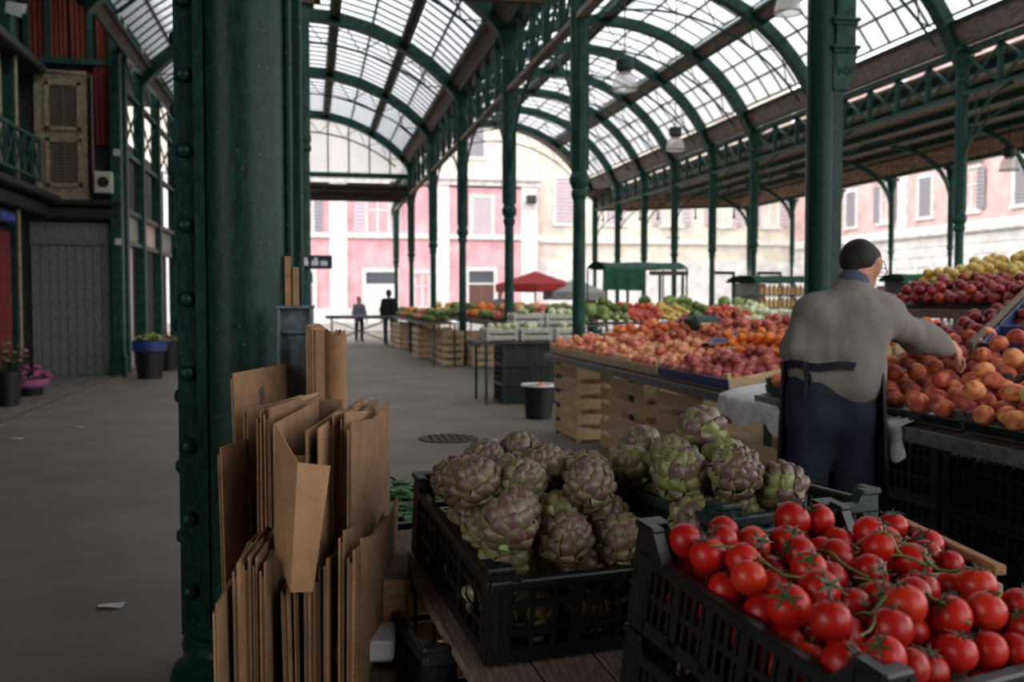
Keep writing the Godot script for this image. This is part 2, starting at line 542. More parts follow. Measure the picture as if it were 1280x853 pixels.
# lattice girder along the hall between d0 and d1
func girder(x: float, d0: float, d1: float, y0: float, y1: float, n: int, called: String, label: String, group: String, chord: Material) -> void:
	var t := thing(called, label, "girder", V(x, y0, d0), Basis(), group)
	var L := d1 - d0
	var H := y1 - y0
	var a := MB.new()
	a.at(0, H, -L * 0.5, 0.18, 0.1, L)
	obj("upper_chord", a, M.iron_green, t)
	var b := MB.new()
	b.at(0, 0, -L * 0.5, 0.13, 0.07, L)
	obj("lower_chord", b, chord, t)
	var br := {}
	for i in n:
		var z0 := -L * i / n
		var z1 := -L * (i + 1) / n
		for s in 3:
			if not br.has(s):
				var m := MB.new()
				if s == 0: m.beam(Vector3(0, 0.05, 0), Vector3(0, H - 0.05, z1 - z0), 0.03, 0.055)
				elif s == 1: m.beam(Vector3(0.02, H - 0.05, 0), Vector3(0.02, 0.05, z1 - z0), 0.03, 0.055)
				else: m.beam(Vector3(0, 0.05, 0), Vector3(0, H - 0.05, 0), 0.07, 0.09)
				br[s] = m.mesh()
			var o := obj("post" if s == 2 else "brace", br[s], M.iron_green, t)
			o.position = Vector3(0, 0, z0)

# curved bracket bar from a column up to the girder, in the plane of the hall (dz) or across (dx)
func bracket(p: Vector3, dir: Vector3, r: float, h: float, label: String, group: String) -> void:
	var t := thing("arched_bracket", label, "bracket", p, Basis(), group)
	var m := MB.new()
	var pts := []
	for i in 11:
		var a := PI * 0.5 * i / 10.0
		pts.append(dir * (r - r * cos(a)) + Vector3(0, h * sin(a), 0))
	m.tube(pts, 0.024, 6)
	obj("bow", m, M.iron_green, t)
	for i in [3, 5, 7]:
		var q := MB.new()
		q.beam(pts[i], Vector3(pts[i].x, h, pts[i].z) if i > 4 else Vector3(0, pts[i].y, 0), 0.018, 0.018)
		obj("strut", q, M.iron_green, t)

func lamp(p: Vector3, hang: float, label: String, group: String) -> void:
	var t := thing("pendant_lamp", label, "lamp", p, Basis(), group)
	var m := MB.new()
	m.lathe([Vector2(0.0, 0.42), Vector2(0.13, 0.42), Vector2(0.145, 0.39), Vector2(0.145, 0.24), Vector2(0.11, 0.22), Vector2(0.1, 0.17), Vector2(0.0, 0.17)], 18)
	obj("housing", m, M.lamp_housing, t)
	var g := MB.new()
	g.lathe([Vector2(0.1, 0.19), Vector2(0.145, 0.16), Vector2(0.185, 0.08), Vector2(0.205, -0.02), Vector2(0.212, -0.1), Vector2(0.19, -0.115), Vector2(0.0, -0.12)], 22, Transform3D(), true)
	obj("glass_shade", g, M.lamp_glass, t)
	var r := MB.new()
	for i in 8:
		r.box(Transform3D(Basis(Vector3.UP, TAU * i / 8), Vector3(0, -0.1, 0)) * Transform3D(Basis(), Vector3(0.208, 0, 0)), Vector3(0.012, 0.02, 0.17))
	obj("rim_ring", r, M.metal_grey, t)
	var c := MB.new()
	c.tube([Vector3(0, 0.42, 0), Vector3(0, hang, 0)], 0.012, 6)
	obj("cable", c, M.metal_dark, t)

func halls() -> void:
	vault("glass_vault", "low curved glass roof on green ribs over the open aisle", LX0, LX1, 1.55, LD, 0.42, [[0.06, 0.195, 2], [0.225, 0.4, 2], [0.43, 0.57, 2], [0.6, 0.775, 2], [0.805, 0.94, 2]], [[0.03, 0.22], [0.21, 0.16], [0.415, 0.16], [0.585, 0.16], [0.79, 0.16], [0.97, 0.3]], 0.42, false)
	vault("tall_glass_vault", "tall curved glass roof on green ribs over the fruit stalls", LX1, RX1, 2.75, RD, 0.62, [[0.07, 0.2, 2], [0.25, 0.48, 3], [0.52, 0.735, 3], [0.78, 0.935, 3]], [[0.035, 0.5], [0.225, 0.34], [0.5, 0.3], [0.757, 0.34], [0.967, 0.46]], 0.25, true)
	# columns between the two halls
	for d in [11.45, 15.7, 20.7, 25.8, 31.5, 37.2]:
		column(LX1, d, "iron_column", "dark green iron column with a collar between aisle and fruit hall", "columns between the two halls")
	for d in RD.slice(4):
		column(RX1, d, "iron_column", "dark green iron column below the lean-to girder of the tall hall", "columns along the lean-to", 1.0)
	for d in [15.0, 17.9, 20.8, 23.8, 26.6, 29.6, 32.8, 36.4]:
		column(OX, d, "slim_column", "slim green outer column under the peach fascia of the lean-to", "outer columns of the lean-to", 0.72, 5.05)
	var ends := [11.45, 15.7, 20.7, 25.8, 31.5, 37.2]
	for k in ends.size() - 1:
		girder(LX1, ends[k], ends[k + 1], 4.85, SPRING, 5, "lattice_girder", "green lattice girder over the columns between the two halls", "girders between the halls", M.timber_roof)
		for s in [[ends[k], -1], [ends[k + 1], 1]]:
			bracket(V(LX1, 2.98, s[0]), Vector3(0, 0, s[1]), minf(2.1, (ends[k + 1] - ends[k]) * 0.5), 1.82, "thin curved green bracket springing from a column between the halls", "brackets between the halls")
	for e in [[-5.0, 2.5], [2.5, 7.0], [7.0, 11.4]]:
		girder(LX1, e[0], e[1], 4.85, SPRING, 5, "lattice_girder", "green lattice girder carrying the near end of the tall glass roof", "girders at the near end", M.timber_roof)
	for k in range(2, RD.size() - 1):
		girder(RX1, RD[k], RD[k + 1], 5.1, SPRING, 5 if RD[k] < 20 else 3, "lattice_girder", "green lattice girder above the edge of the lean-to roof", "girders along the lean-to", M.iron_green)
	for d in RD.slice(4):
		bracket(V(RX1, 3.6, d), Vector3(1, 0, 0), 1.9, 1.55, "curved green bracket propping the lean-to roof from its column", "brackets of the lean-to")
		bracket(V(RX1, 3.4, d), Vector3(0, 0, 1), 1.3, 1.65, "curved green bracket under the lean-to girder", "brackets under the lean-to girder")
	# lean-to
	var t := thing("lean_to_roof", "flat lean-to roof of brown boards on green purlins beside the tall hall", "roof", V(RX1, 0, 9), Basis(), "", "structure")
	var L := 28.0
	for i in 12:
		var m := MB.new()
		var x0: float = 0.15 + 5.9 * i / 12.0
		m.at(x0 + 0.245, 5.76 - 0.006 * i + (0.012 if i % 2 else 0.0), -L * 0.5, 0.47, 0.04, L)
		obj("roof_board", m, M.lean_boards, t)
	for i in 6:
		var m := MB.new()
		m.at(0.5 + i * 1.08, 5.64 - 0.006 * i, -L * 0.5, 0.1, 0.16, L)
		obj("purlin", m, M.iron_green, t)
	for d in [15.0, 17.9, 20.8, 23.8, 26.6, 29.6, 32.8, 36.4]:
		var m := MB.new()
		var pts := []
		for i in 9:
			var a := PI * 0.5 * i / 8.0
			pts.append(Vector3(OX - RX1 - 1.9 + 1.9 * sin(a), 5.6 - 1.5 * (1.0 - cos(a)), -(d - 9)))
		for i in 8: m.beam(pts[i], pts[i + 1], 0.07, 0.11)
		obj("curved_arm", m, M.iron_green, t)
	var fa := MB.new()
	fa.at(OX - RX1 - 0.11, 5.42, -L * 0.5, 0.05, 0.42, L)
	obj("fascia", fa, mat("fascia_peach", Color(0.9, 0.74, 0.62), 0.85, T.mottle, Vector3.ONE * 0.6), t)
	var fb := MB.new()
	fb.at(OX - RX1 - 0.04, 5.17, -L * 0.5, 0.2, 0.09, L)
	obj("edge_beam", fb, M.iron_green, t)
	# return of the lean-to across the end of the tall hall
	var e := thing("end_canopy", "boarded canopy with a peach fascia across the far end of the tall hall", "canopy", Vector3.ZERO, Basis(), "", "structure")
	var pa := V(OX, 5.27, 36.9)
	var pb := V(12.0, 5.27, 39.9)
	var m := MB.new()
	m.beam(pa, pb, 0.14, 0.12)
	obj("edge_beam", m, M.iron_green, e)
	m = MB.new()
	m.beam(pa + Vector3(0, 0.2, 0.1), pb + Vector3(0, 0.2, 0.1), 0.05, 0.34)
	obj("fascia", m, M.fascia_peach, e)
	m = MB.new()
	var back := Vector3(-1.5, 0.15, 3.0)
	m.quad(pa + Vector3(0, 0.3, 0), pb + Vector3(0, 0.3, 0), pb + back + Vector3(0, 0.3, 0), pa + back + Vector3(0, 0.3, 0))
	m.quad(pa + Vector3(0, 0.35, 0), pa + back + Vector3(0, 0.35, 0), pb + back + Vector3(0, 0.35, 0), pb + Vector3(0, 0.35, 0))
	obj("ceiling_boards", m, M.timber_dark, e)
	m = MB.new()
	for i in 8:
		var p := pa.lerp(pb, (i + 0.5) / 8.0)
		m.tube([p + Vector3(0, -0.05, 0), p + Vector3(0, -0.35, 0), p + Vector3(0, -0.5, 0)], [0.03, 0.03, 0.07], 6)
	obj("drop_finial", m, M.iron_green, e)
	# gable that closes the aisle vault
	var g := thing("gable_screen", "white panelled gable with green bars at the end of the aisle roof", "gable", V(0, 0, 31.75), Basis(), "", "structure")
	for k in 10:
		var xa := lerpf(LX0, LX1, k / 10.0)
		var xb := lerpf(LX0, LX1, (k + 1) / 10.0)
		var poly := PackedVector2Array([Vector2(xa + 0.02, 5.5), Vector2(xb - 0.02, 5.5)])
		for j in [1.0, 0.66, 0.33, 0.0]:
			poly.append(Vector2(lerpf(xa + 0.02, xb - 0.02, j), arc(LX0, LX1, 1.55, (lerpf(xa, xb, j) - LX0) / (LX1 - LX0)).y + 0.05))
		m = MB.new()
		m.prism(poly, 0.03, Transform3D())
		obj("gable_panel", m, M.gable_glass, g)
		m = MB.new()
		m.at(xb, (5.5 + poly[2].y) * 0.5, 0.02, 0.04, poly[2].y - 5.5, 0.06)
		obj("gable_bar", m, M.iron_green, g)
	m = MB.new()
	m.at(0, 5.44, 0.03, LX1 - LX0, 0.14, 0.18)
	obj("gable_beam", m, M.iron_green, g)
	m = MB.new()
	m.at(-0.1, 5.12, -1.7, LX1 - LX0 + 0.5, 0.06, 3.5)
	for i in 5: m.at(-0.1, 5.0, -0.2 - 0.75 * i, LX1 - LX0 + 0.4, 0.16, 0.08)
	obj("porch_ceiling", m, M.timber_dark, g)
	m = MB.new()
	for i in 5:
		var x := lerpf(LX0 + 0.3, LX1 - 0.3, i / 4.0)
		m.tube([Vector3(x - 0.5, 4.98, 0.0), Vector3(x, 4.72, 0.0), Vector3(x + 0.5, 4.98, 0.0)], 0.018, 6)
	m.tube([Vector3(LX0, 4.7, 0.0), Vector3(LX1, 4.7, 0.0)], 0.012, 6)
	obj("wire_scroll", m, M.iron_green, g)
	# boarded ceiling over the near end, where the photograph's front lies in shade
	t = thing("ceiling", "boarded timber ceiling over the near end of the halls", "ceiling", V(0, 6.3, 0), Basis(), "", "structure")
	for i in 7:
		m = MB.new()
		m.at(-7.0 + (i + 0.5) * 1.45, 0.006 * (i % 2), -2.2, 1.44, 0.1, 16.0)
		obj("ceiling_board", m, M.timber_dark, t)
	# end wall behind us: its shade lies over the front of the market
	t = thing("wall_back", "boarded end wall that closes the near end of the halls", "wall", V(0, 0, -6.2), Basis(), "", "structure")
	for i in 10:
		m = MB.new()
		m.at(-7.2 + 0.98 * (i + 0.5), 3.15, 0.006 * (i % 2), 0.97, 6.3, 0.2)
		obj("wall_board", m, M.timber_dark, t)
	# lamps
	lamp(V(5.16, 5.0, 15.44), 3.0, "bell shaped glass pendant lamp with dark cap above the red umbrella side", "pendant lamps of the tall hall")
	lamp(V(8.22, 4.93, 20.93), 3.4, "bell shaped glass pendant lamp with dark cap over the green tent stall", "pendant lamps of the tall hall")
	lamp(V(7.35, 5.98, 14.0), 2.2, "bell shaped glass pendant lamp with dark cap high by the stout pillar", "pendant lamps of the tall hall")
	lamp(V(15.71, 4.47, 19.34), 0.9, "bell shaped glass pendant lamp with dark cap under the lean-to", "pendant lamps of the lean-to")

# ---------------------------------------------------------------- the two stout pillars and the lone column
func pillars() -> void:
	var t := thing("riveted_pillar", "stout dark green riveted iron pillar with cardboard stood against it", "pillar", V(-0.235, 0, 3.72), Basis(Vector3.UP, -0.03))
	var m := MB.new()
	m.lathe([Vector2(0.0, 0), Vector2(0.3, 0), Vector2(0.29, 0.03), Vector2(0.25, 0.055), Vector2(0.228, 0.075), Vector2(0.235, 0.08), Vector2(0.252, 0.1), Vector2(0.257, 0.122), Vector2(0.25, 0.146), Vector2(0.232, 0.165), Vector2(0.205, 0.172), Vector2(0.2, 0.185), Vector2(0.206, 0.192), Vector2(0.204, 0.205), Vector2(0.172, 0.235)], 48, Transform3D(Basis().scaled(Vector3(0.96, 1, 0.96)), Vector3.ZERO))
	obj("base_moulding", m, M.iron_pillar, t)
	m = MB.new()
	m.lathe([Vector2(0.172, 0.2), Vector2(0.165, 6.28)], 64, Transform3D(), true)
	obj("shaft", m, M.iron_pillar, t)
	m = MB.new()
	m.box(Transform3D(Basis(), Vector3(-0.185, 3.22, 0.02)), Vector3(0.1, 6.1, 0.12))
	m.box(Transform3D(Basis(), Vector3(-0.145, 3.22, 0.1)), Vector3(0.035, 6.1, 0.06))
	obj("flange", m, M.iron_pillar, t)
	m = MB.new()
	m.lathe([Vector2(0.03, 0.0), Vector2(0.029, 0.006), Vector2(0.025, 0.017), Vector2(0.017, 0.025), Vector2(0.0, 0.028)], 14, Transform3D(Basis(Vector3(1, 0, 0), PI / 2), Vector3.ZERO), true)
	var riv := m.mesh()
	for i in 20:
		var o := obj("rivet", riv, M.iron_pillar, t)
		o.position = Vector3(-0.2, 0.33 + i * 0.268, 0.08)
		o = obj("rivet", riv, M.iron_pillar, t)
		o.transform = Transform3D(Basis(Vector3.UP, -PI / 2), Vector3(-0.234, 0.52 + i * 0.262, 0.0))
	m = MB.new()
	m.box(Transform3D(Basis(Vector3.UP, 0.0), Vector3(0.178, 3.22, 0.01)), Vector3(0.05, 6.1, 0.1))
	m.tube([Vector3(0.165, 0.3, 0.07), Vector3(0.165, 6.25, 0.07)], 0.016, 8)
	m.tube([Vector3(0.203, 0.3, 0.05), Vector3(0.203, 6.25, 0.05)], 0.012, 8)
	obj("edge_fillet", m, M.iron_pillar, t)
	m = MB.new()   # cast scroll low relief at the head of the flange
	for s in [-1, 1]:
		var pts := []
		for i in 14:
			var a := i * 0.5
			pts.append(Vector3(-0.19 + s * (0.03 - 0.0018 * i) * cos(a), 3.02 + 0.011 * i, 0.085 + 0.004 * sin(a)))
		m.tube(pts, 0.008, 6)
	obj("scroll_relief", m, M.iron_pillar, t)
	# the second one, behind the seller
	t = thing("stout_pillar", "stout dark green iron pillar rising behind the fruit seller", "pillar", V(5.93, 0, 10.45))
	m = MB.new()
	m.lathe([Vector2(0, 0), Vector2(0.3, 0), Vector2(0.3, 0.1), Vector2(0.25, 0.2), Vector2(0.2, 0.28)], 24)
	obj("base_moulding", m, M.iron_pillar, t)
	m = MB.new()
	m.lathe([Vector2(0.172, 0.2), Vector2(0.172, 6.25)], 40, Transform3D(), true)
	m.tube([Vector3(-0.18, 0.2, 0.03), Vector3(-0.18, 6.2, 0.03)], 0.02, 8)
	obj("shaft", m, M.iron_pillar, t)
	m = MB.new()
	m.box(Transform3D(Basis(), Vector3(0.13, 2.2, 0.08)), Vector3(0.12, 4.0, 0.16))
	obj("lower_pilaster", m, M.iron_pillar, t)
	m = MB.new()
	m.box(Transform3D(Basis(), Vector3(0.2, 5.2, 0.08)), Vector3(0.24, 2.2, 0.22))
	obj("upper_pilaster", m, M.iron_green, t)
	for y in [4.34, 4.66]:
		m = MB.new()
		m.cbox(Transform3D(Basis(), Vector3(0.19, y, 0.08)), Vector3(0.36, 0.045, 0.3), 0.012)
		m.cbox(Transform3D(Basis(), Vector3(0.19, y - 0.045, 0.08)), Vector3(0.31, 0.05, 0.26), 0.012)
		obj("moulding", m, M.iron_green, t)
	m = MB.new()
	m.prism(PackedVector2Array([Vector2(0.05, 4.28), Vector2(0.34, 4.28), Vector2(0.33, 4.1), Vector2(0.27, 3.95), Vector2(0.2, 3.86), Vector2(0.05, 3.86)]), 0.2, Transform3D(Basis(), Vector3(0, 0, 0.08)))
	for s in 4:
		var pts := []
		for i in 12:
			var a := i * 0.55
			pts.append(Vector3(0.13 + 0.05 * s + (0.035 - 0.002 * i) * cos(a), 4.05 + 0.03 * (s % 2) + (0.05 - 0.003 * i) * sin(a), 0.185))
		m.tube(pts, 0.012, 6)
	m.cbox(Transform3D(Basis(), Vector3(0.16, 3.86, 0.08)), Vector3(0.22, 0.04, 0.22), 0.01)
	obj("leaf_corbel", m, M.iron_green, t)
	# lone column in the aisle with the little sign
	t = thing("aisle_column", "slender green column standing in the aisle with a navy sign", "column", V(-0.07, 0, 12.4))
	m = MB.new()
	m.lathe([Vector2(0, 0), Vector2(0.17, 0), Vector2(0.17, 0.2), Vector2(0.1, 0.4)], 16)
	obj("base", m, M.iron_green, t)
	m = MB.new()
	m.lathe([Vector2(0.085, 0.3), Vector2(0.08, 3.3)], 16, Transform3D(), true)
	obj("shaft", m, M.iron_green, t)
	m = MB.new()
	m.lathe([Vector2(0.08, 3.25), Vector2(0.1, 3.28), Vector2(0.1, 3.33), Vector2(0.085, 3.35), Vector2(0.1, 3.4), Vector2(0.1, 3.46), Vector2(0.085, 3.48)], 16)
	obj("collar", m, M.iron_green, t)
	m = MB.new()
	m.lathe([Vector2(0.09, 3.46), Vector2(0.088, 7.3)], 10)
	obj("upper_shaft", m, M.iron_green, t)
	m = MB.new()
	m.box(Transform3D(Basis(), Vector3(0, 5.2, 0)), Vector3(0.46, 0.12, 0.3))
	m.box(Transform3D(Basis(), Vector3(0, 5.12, 0)), Vector3(0.3, 0.1, 0.24))
	obj("cap_block", m, M.timber_dark, t)
	m = MB.new()
	m.beam(V(-3.3, 5.34, 0) , V(3.1, 5.34, 0), 0.14, 0.14)
	obj("cross_beam", m, M.timber_dark, t)
	var s := thing("direction_sign", "small navy sign board with pale pictograms fixed to the aisle column", "sign", V(0.0, 1.87, 12.22))
	m = MB.new()
	m.cbox(Transform3D(Basis(), Vector3(0.06, 0, 0)), Vector3(0.42, 0.17, 0.03), 0.006)
	obj("board", m, M.sign_navy, s)
	for i in 3:
		m = MB.new()
		var x: float = [-0.06, 0.06, 0.17][i]
		m.cbox(Transform3D(Basis(), Vector3(x, -0.015, 0.016)), Vector3(0.085, 0.06, 0.006), 0.003)
		if i < 2: m.lathe([Vector2(0.024, 0), Vector2(0.024, 0.006), Vector2(0, 0.006)], 12, Transform3D(Basis(Vector3(1, 0, 0), PI / 2), Vector3(x + 0.01, 0.035, 0.013)))
		obj("pictogram", m, M.sign_white, s)
# ---------------------------------------------------------------- ground and buildings
func ground() -> void:
	var m := MB.new()
	m.at(14, -0.1, -22, 52, 0.2, 76)
	tag(obj("floor", m, M.asphalt), "worn grey asphalt floor of the market aisle", "floor", "", "structure")
	m = MB.new()
	m.at(34, 0.02, -30, 24, 0.06, 60)
	m.at(6, 0.02, -49, 32, 0.06, 14)
	tag(obj("street", m, M.street_stone), "pale stone paved street in front of the far houses", "street", "", "structure")
	var t := thing("pavement", "pale paved strip before the shopfronts", "pavement", V(-8, 0, 0), Basis(), "", "structure")
	for i in 24:
		for j in 2:
			m = MB.new()
			m.cbox(Transform3D(Basis(), Vector3(1.05 + 2.28 * j, 0.0, -1.5 * i + 3.0)), Vector3(2.27, 0.05 + 0.003 * ((i + j) % 3), 1.492), 0.006)
			obj("paving_slab", m, M.paving, t)
	m = MB.new()
	m.cbox(Transform3D(Basis(), Vector3(-3.4, 0.0, -16)), Vector3(0.1, 0.06, 40), 0.012)
	tag(obj("trim_1", m, M.kerb_stone), "narrow kerb stone along the paved strip", "kerb", "", "structure")
	# drain cover
	t = thing("drain_cover", "round cast iron drain cover set in the aisle floor", "drain cover", V(1.345, 0, 9.54))
	m = MB.new()
	m.lathe([Vector2(0.3, 0.0), Vector2(0.3, 0.012), Vector2(0.25, 0.014), Vector2(0.25, 0.004)], 32)
	obj("ring", m, M.rust_iron, t)
	m = MB.new()
	m.lathe([Vector2(0.25, 0.002), Vector2(0.0, 0.002)], 32)
	obj("sump", m, M.metal_dark, t)
	for i in 7:
		var x := -0.21 + 0.07 * i
		var l := 2.0 * sqrt(0.0625 - x * x)
		m = MB.new()
		m.at(x, 0.008, 0, 0.03, 0.012, l)
		obj("bar", m, M.rust_iron, t)
	for i in 3:
		m = MB.new()
		m.at(0, 0.007, -0.13 + 0.13 * i, 0.46 - 0.06 * absf(i - 1), 0.01, 0.03)
		obj("cross_bar", m, M.rust_iron, t)
	# scraps
	rng.seed = 5
	for p in [[0.8, 13.6], [1.75, 9.3], [1.25, 9.85], [-2.9, 10.4], [-3.1, 10.1], [-0.9, 4.6], [-2.5, 11.2], [0.5, 17.0]]:
		m = MB.new()
		var w := rng.randf_range(0.03, 0.07)
		var a := Vector3(-w, 0.004, -w * 0.6)
		var b := Vector3(w, 0.012, -w * 0.4)
		var c := Vector3(w * 0.8, 0.005, w * 0.7)
		var d := Vector3(-w * 0.9, 0.014, w * 0.5)
		m.tri(a, b, c); m.tri(a, c, d)
		m.tri(a + Vector3(0, 0.002, 0), c + Vector3(0, 0.002, 0), b + Vector3(0, 0.002, 0)); m.tri(a + Vector3(0, 0.002, 0), d + Vector3(0, 0.002, 0), c + Vector3(0, 0.002, 0))
		var o := obj("paper_scrap", m, M.paper_white)
		o.position = V(p[0], 0, p[1])
		tag(o, "small crumpled white scrap lying on the asphalt", "litter", "scraps on the floor")

# window as a part of a facade: surround, sash, panes, shutters; in the facade's own axes (x along, y up, z out)
func window_on(t: Node3D, x: float, y: float, w: float, h: float, style: String, shutter: Material = null, reveal := 0.16) -> void:
	var m := MB.new()
	var b := 0.2
	m.at(x - w / 2 - b / 2, y, 0.03, b, h + 2 * b, 0.12)
	m.at(x + w / 2 + b / 2, y, 0.03, b, h + 2 * b, 0.12)
	m.at(x, y + h / 2 + b / 2, 0.03, w, b, 0.12)
	m.at(x, y - h / 2 - b / 2, 0.05, w + 2 * b + 0.1, b * 0.8, 0.2)
	if style == "hood": m.cbox(Transform3D(Basis(), Vector3(x, y + h / 2 + b + 0.14, 0.12)), Vector3(w + 0.75, 0.16, 0.3), 0.03)
	var win := obj("window", m, M.white_trim, t)
	m = MB.new()
	m.at(x, y, -0.02, w, h, 0.03)
	obj("pane", m, M.dark_glass, win)
	if style == "shut":
		for s in [-1, 1]:
			m = MB.new()
			m.at(x + s * w / 4, y, 0.03, w / 2 - 0.03, h, 0.05)
			for i in 12: m.box(Transform3D(Basis(Vector3(1, 0, 0), 0.5), Vector3(x + s * w / 4, y - h / 2 + (i + 0.5) * h / 12, 0.06)), Vector3(w / 2 - 0.16, h / 16, 0.02))
			obj("shutter", m, shutter, win)
		return
	m = MB.new()
	for s in [-1, 0, 1]: m.at(x + s * (w / 2 - 0.03), y, 0.0, 0.07, h, 0.06)
	for s in [-1, 0.25, 1]: m.at(x, y + s * (h / 2 - 0.03), 0.0, w, 0.07, 0.06)
	obj("sash", m, M.window_frame, win)
	if shutter:
		for s in [-1, 1]:
			m = MB.new()
			m.at(x + s * (w * 0.75 + 0.05), y, 0.12, w / 2, h, 0.05)
			for i in 10: m.box(Transform3D(Basis(Vector3(1, 0, 0), 0.5), Vector3(x + s * (w * 0.75 + 0.05), y - h / 2 + (i + 0.5) * h / 10, 0.15)), Vector3(w / 2 - 0.14, h / 14, 0.02))
			obj("shutter", m, shutter, win)

func door_on(t: Node3D, x: float, w: float, h: float, leaf: Material) -> void:
	var m := MB.new()
	var b := 0.22
	m.at(x - w / 2 - b / 2, h / 2, 0.04, b, h, 0.14)
	m.at(x + w / 2 + b / 2, h / 2, 0.04, b, h, 0.14)
	m.at(x, h + b / 2, 0.04, w + 2 * b, b, 0.14)
	var dr := obj("doorway", m, M.white_trim, t)
	m = MB.new()
	m.at(x, h * 0.88, 0.0, w, h * 0.24, 0.04)
	obj("fanlight", m, M.dark_glass, dr)
	for s in [-1, 1]:
		m = MB.new()
		m.at(x + s * w / 4, h * 0.38, 0.0, w / 2 - 0.03, h * 0.74, 0.06)
		m.at(x + s * w / 4, h * 0.5, 0.035, w / 2 - 0.25, h * 0.3, 0.02)
		obj("door_leaf", m, leaf, dr)
	m = MB.new()
	m.at(x, h * 0.76, 0.03, w, 0.08, 0.08)
	obj("transom", m, M.window_frame, dr)

func far_buildings() -> void:
	# pink house across the end of the aisle; its front lies at d = 56
	var t := thing("pink_house", "pink plastered house with white pilasters and cream top floor beyond the aisle", "building", V(0, 0, 56))
	var m := MB.new()
	m.at(1.7, 4.0, -5, 23.4, 8.0, 10)
	obj("pink_wall", m, M.pink_plaster, t)
	m = MB.new()
	m.at(1.7, 12.0, -5, 23.4, 7.0, 10)
	obj("cream_wall", m, M.cream_plaster, t)
	m = MB.new()
	m.at(1.7, 5.1, 0.08, 23.5, 0.28, 0.2)
	obj("string_course", m, M.white_trim, t)
	m = MB.new()
	m.cbox(Transform3D(Basis(), Vector3(1.7, 8.55, 0.2)), Vector3(23.6, 0.35, 0.6), 0.08)
	m.at(1.7, 8.25, 0.1, 23.5, 0.3, 0.3)
	obj("cornice", m, M.white_trim, t)
	m = MB.new()
	m.at(1.7, 0.45, 0.05, 23.5, 0.9, 0.15)
	obj("plinth", m, M.white_plaster, t)
	for x in [-7.6, 1.6, 7.5, 12.8]:
		m = MB.new()
		m.at(x, 4.1, 0.06, 1.0, 8.0, 0.2)
		obj("pilaster", m, M.white_trim, t)
	window_on(t, -0.3, 6.3, 1.0, 2.2, "open", M.shutter_grey)
	window_on(t, -5.2, 6.3, 1.0, 2.2, "open", M.shutter_grey)
	window_on(t, 3.85, 6.3, 1.3, 2.2, "open", M.shutter_pale)
	window_on(t, 9.95, 6.3, 1.1, 2.2, "shut", M.shutter_pale)
	window_on(t, 4.3, 10.9, 1.1, 2.2, "shut", M.shutter_grey)
	window_on(t, 9.5, 10.9, 1.1, 2.2, "shut", M.shutter_grey)
	door_on(t, 4.0, 1.7, 3.0, M.window_frame)
	door_on(t, -0.6, 1.5, 3.0, M.shutter_grey)
	door_on(t, 9.9, 1.5, 3.1, M.door_wood)
	window_on(t, 6.4, 1.95, 0.9, 2.0, "open")
	m = MB.new()
	m.cbox(Transform3D(Basis(), Vector3(12.8, 7.3, 0.6)), Vector3(0.55, 0.5, 0.5), 0.05)
	m.at(12.8, 7.25, 0.3, 0.1, 0.1, 0.5)
	obj("flood_lamp", m, M.metal_dark, t)
	m = MB.new()
	m.cbox(Transform3D(Basis(), Vector3(4.8, 6.5, 0.4)), Vector3(0.4, 0.45, 0.4), 0.05)
	obj("flood_lamp", m, M.metal_dark, t)
	# cream house next to it
	t = thing("cream_house", "tall cream house with pale shuttered windows beyond the green columns", "building", V(0, 0, 56.6))
	m = MB.new()
	m.at(21.8, 8.0, -5, 16.6, 16.0, 10)
	obj("wall", m, M.cream_plaster, t)
	m = MB.new()
	m.at(21.8, 5.0, 0.08, 16.6, 0.3, 0.25)
	obj("string_course", m, M.white_trim, t)
	m = MB.new()
	m.at(21.8, 1.9, 0.04, 16.6, 3.8, 0.1)
	obj("ground_storey", m, M.white_plaster, t)
	for x in [15.2, 18.4, 22.0, 25.4, 28.6]:
		window_on(t, x, 7.4, 1.2, 2.7, "shut" if x < 20 else "open", M.shutter_pale)
		window_on(t, x, 11.8, 1.2, 2.4, "shut", M.shutter_pale)
		if x > 17: window_on(t, x, 2.0, 1.3, 2.0, "open")
	# long house along the street on the far side of the lean-to
	t = thing("rose_house", "long rose house with white rusticated ground storey beyond the lean-to", "building", V(30, 0, 0), Basis(Vector3.UP, -PI / 2))
	# in its own axes x runs down the street, z points back to the halls
	m = MB.new()
	m.at(-38, 9.5, -4, 36, 10.0, 8)
	obj("upper_wall", m, M.rose_plaster, t)
	for j in 9:
		m = MB.new()
		m.at(-38, 0.25 + j * 0.5, -3.97, 36, 0.46, 8.0)
		m.at(-38, 0.25 + j * 0.5, -4.0, 36, 0.5, 7.96)
		obj("stone_course", m, M.white_plaster, t)
	m = MB.new()
	m.cbox(Transform3D(Basis(), Vector3(-38, 4.75, 0.1)), Vector3(36, 0.5, 0.35), 0.08)
	obj("string_course", m, M.white_trim, t)
	for i in 10:
		var x := -22.6 - 3.35 * i
		window_on(t, x, 6.5, 0.95, 1.9, "hood" if i % 2 else "shut", M.shutter_grey)
		window_on(t, x, 10.4, 0.95, 1.8, "shut", M.shutter_grey)
		if i % 3 == 1: door_on(t, x, 1.5, 2.9, M.door_wood)
		else: window_on(t, x, 2.3, 1.0, 1.5, "open")
	for x in [-27.6, -34.5, -44.5]:
		m = MB.new()
		m.at(x, 9.5, 0.08, 0.7, 9.4, 0.2)
		obj("pilaster", m, M.white_trim, t)
	# street lamp post between the houses and the halls
	t = thing("street_lamp", "slim dark street lamp with crossed arms in the bright street", "street lamp", V(17.2, 0, 44))
	m = MB.new()
	m.lathe([Vector2(0.16, 0), Vector2(0.14, 0.7), Vector2(0.07, 0.9), Vector2(0.055, 4.6)], 12)
	obj("post", m, M.iron_green, t)
	m = MB.new()
	m.at(0, 4.4, 0, 0.7, 0.06, 0.06)
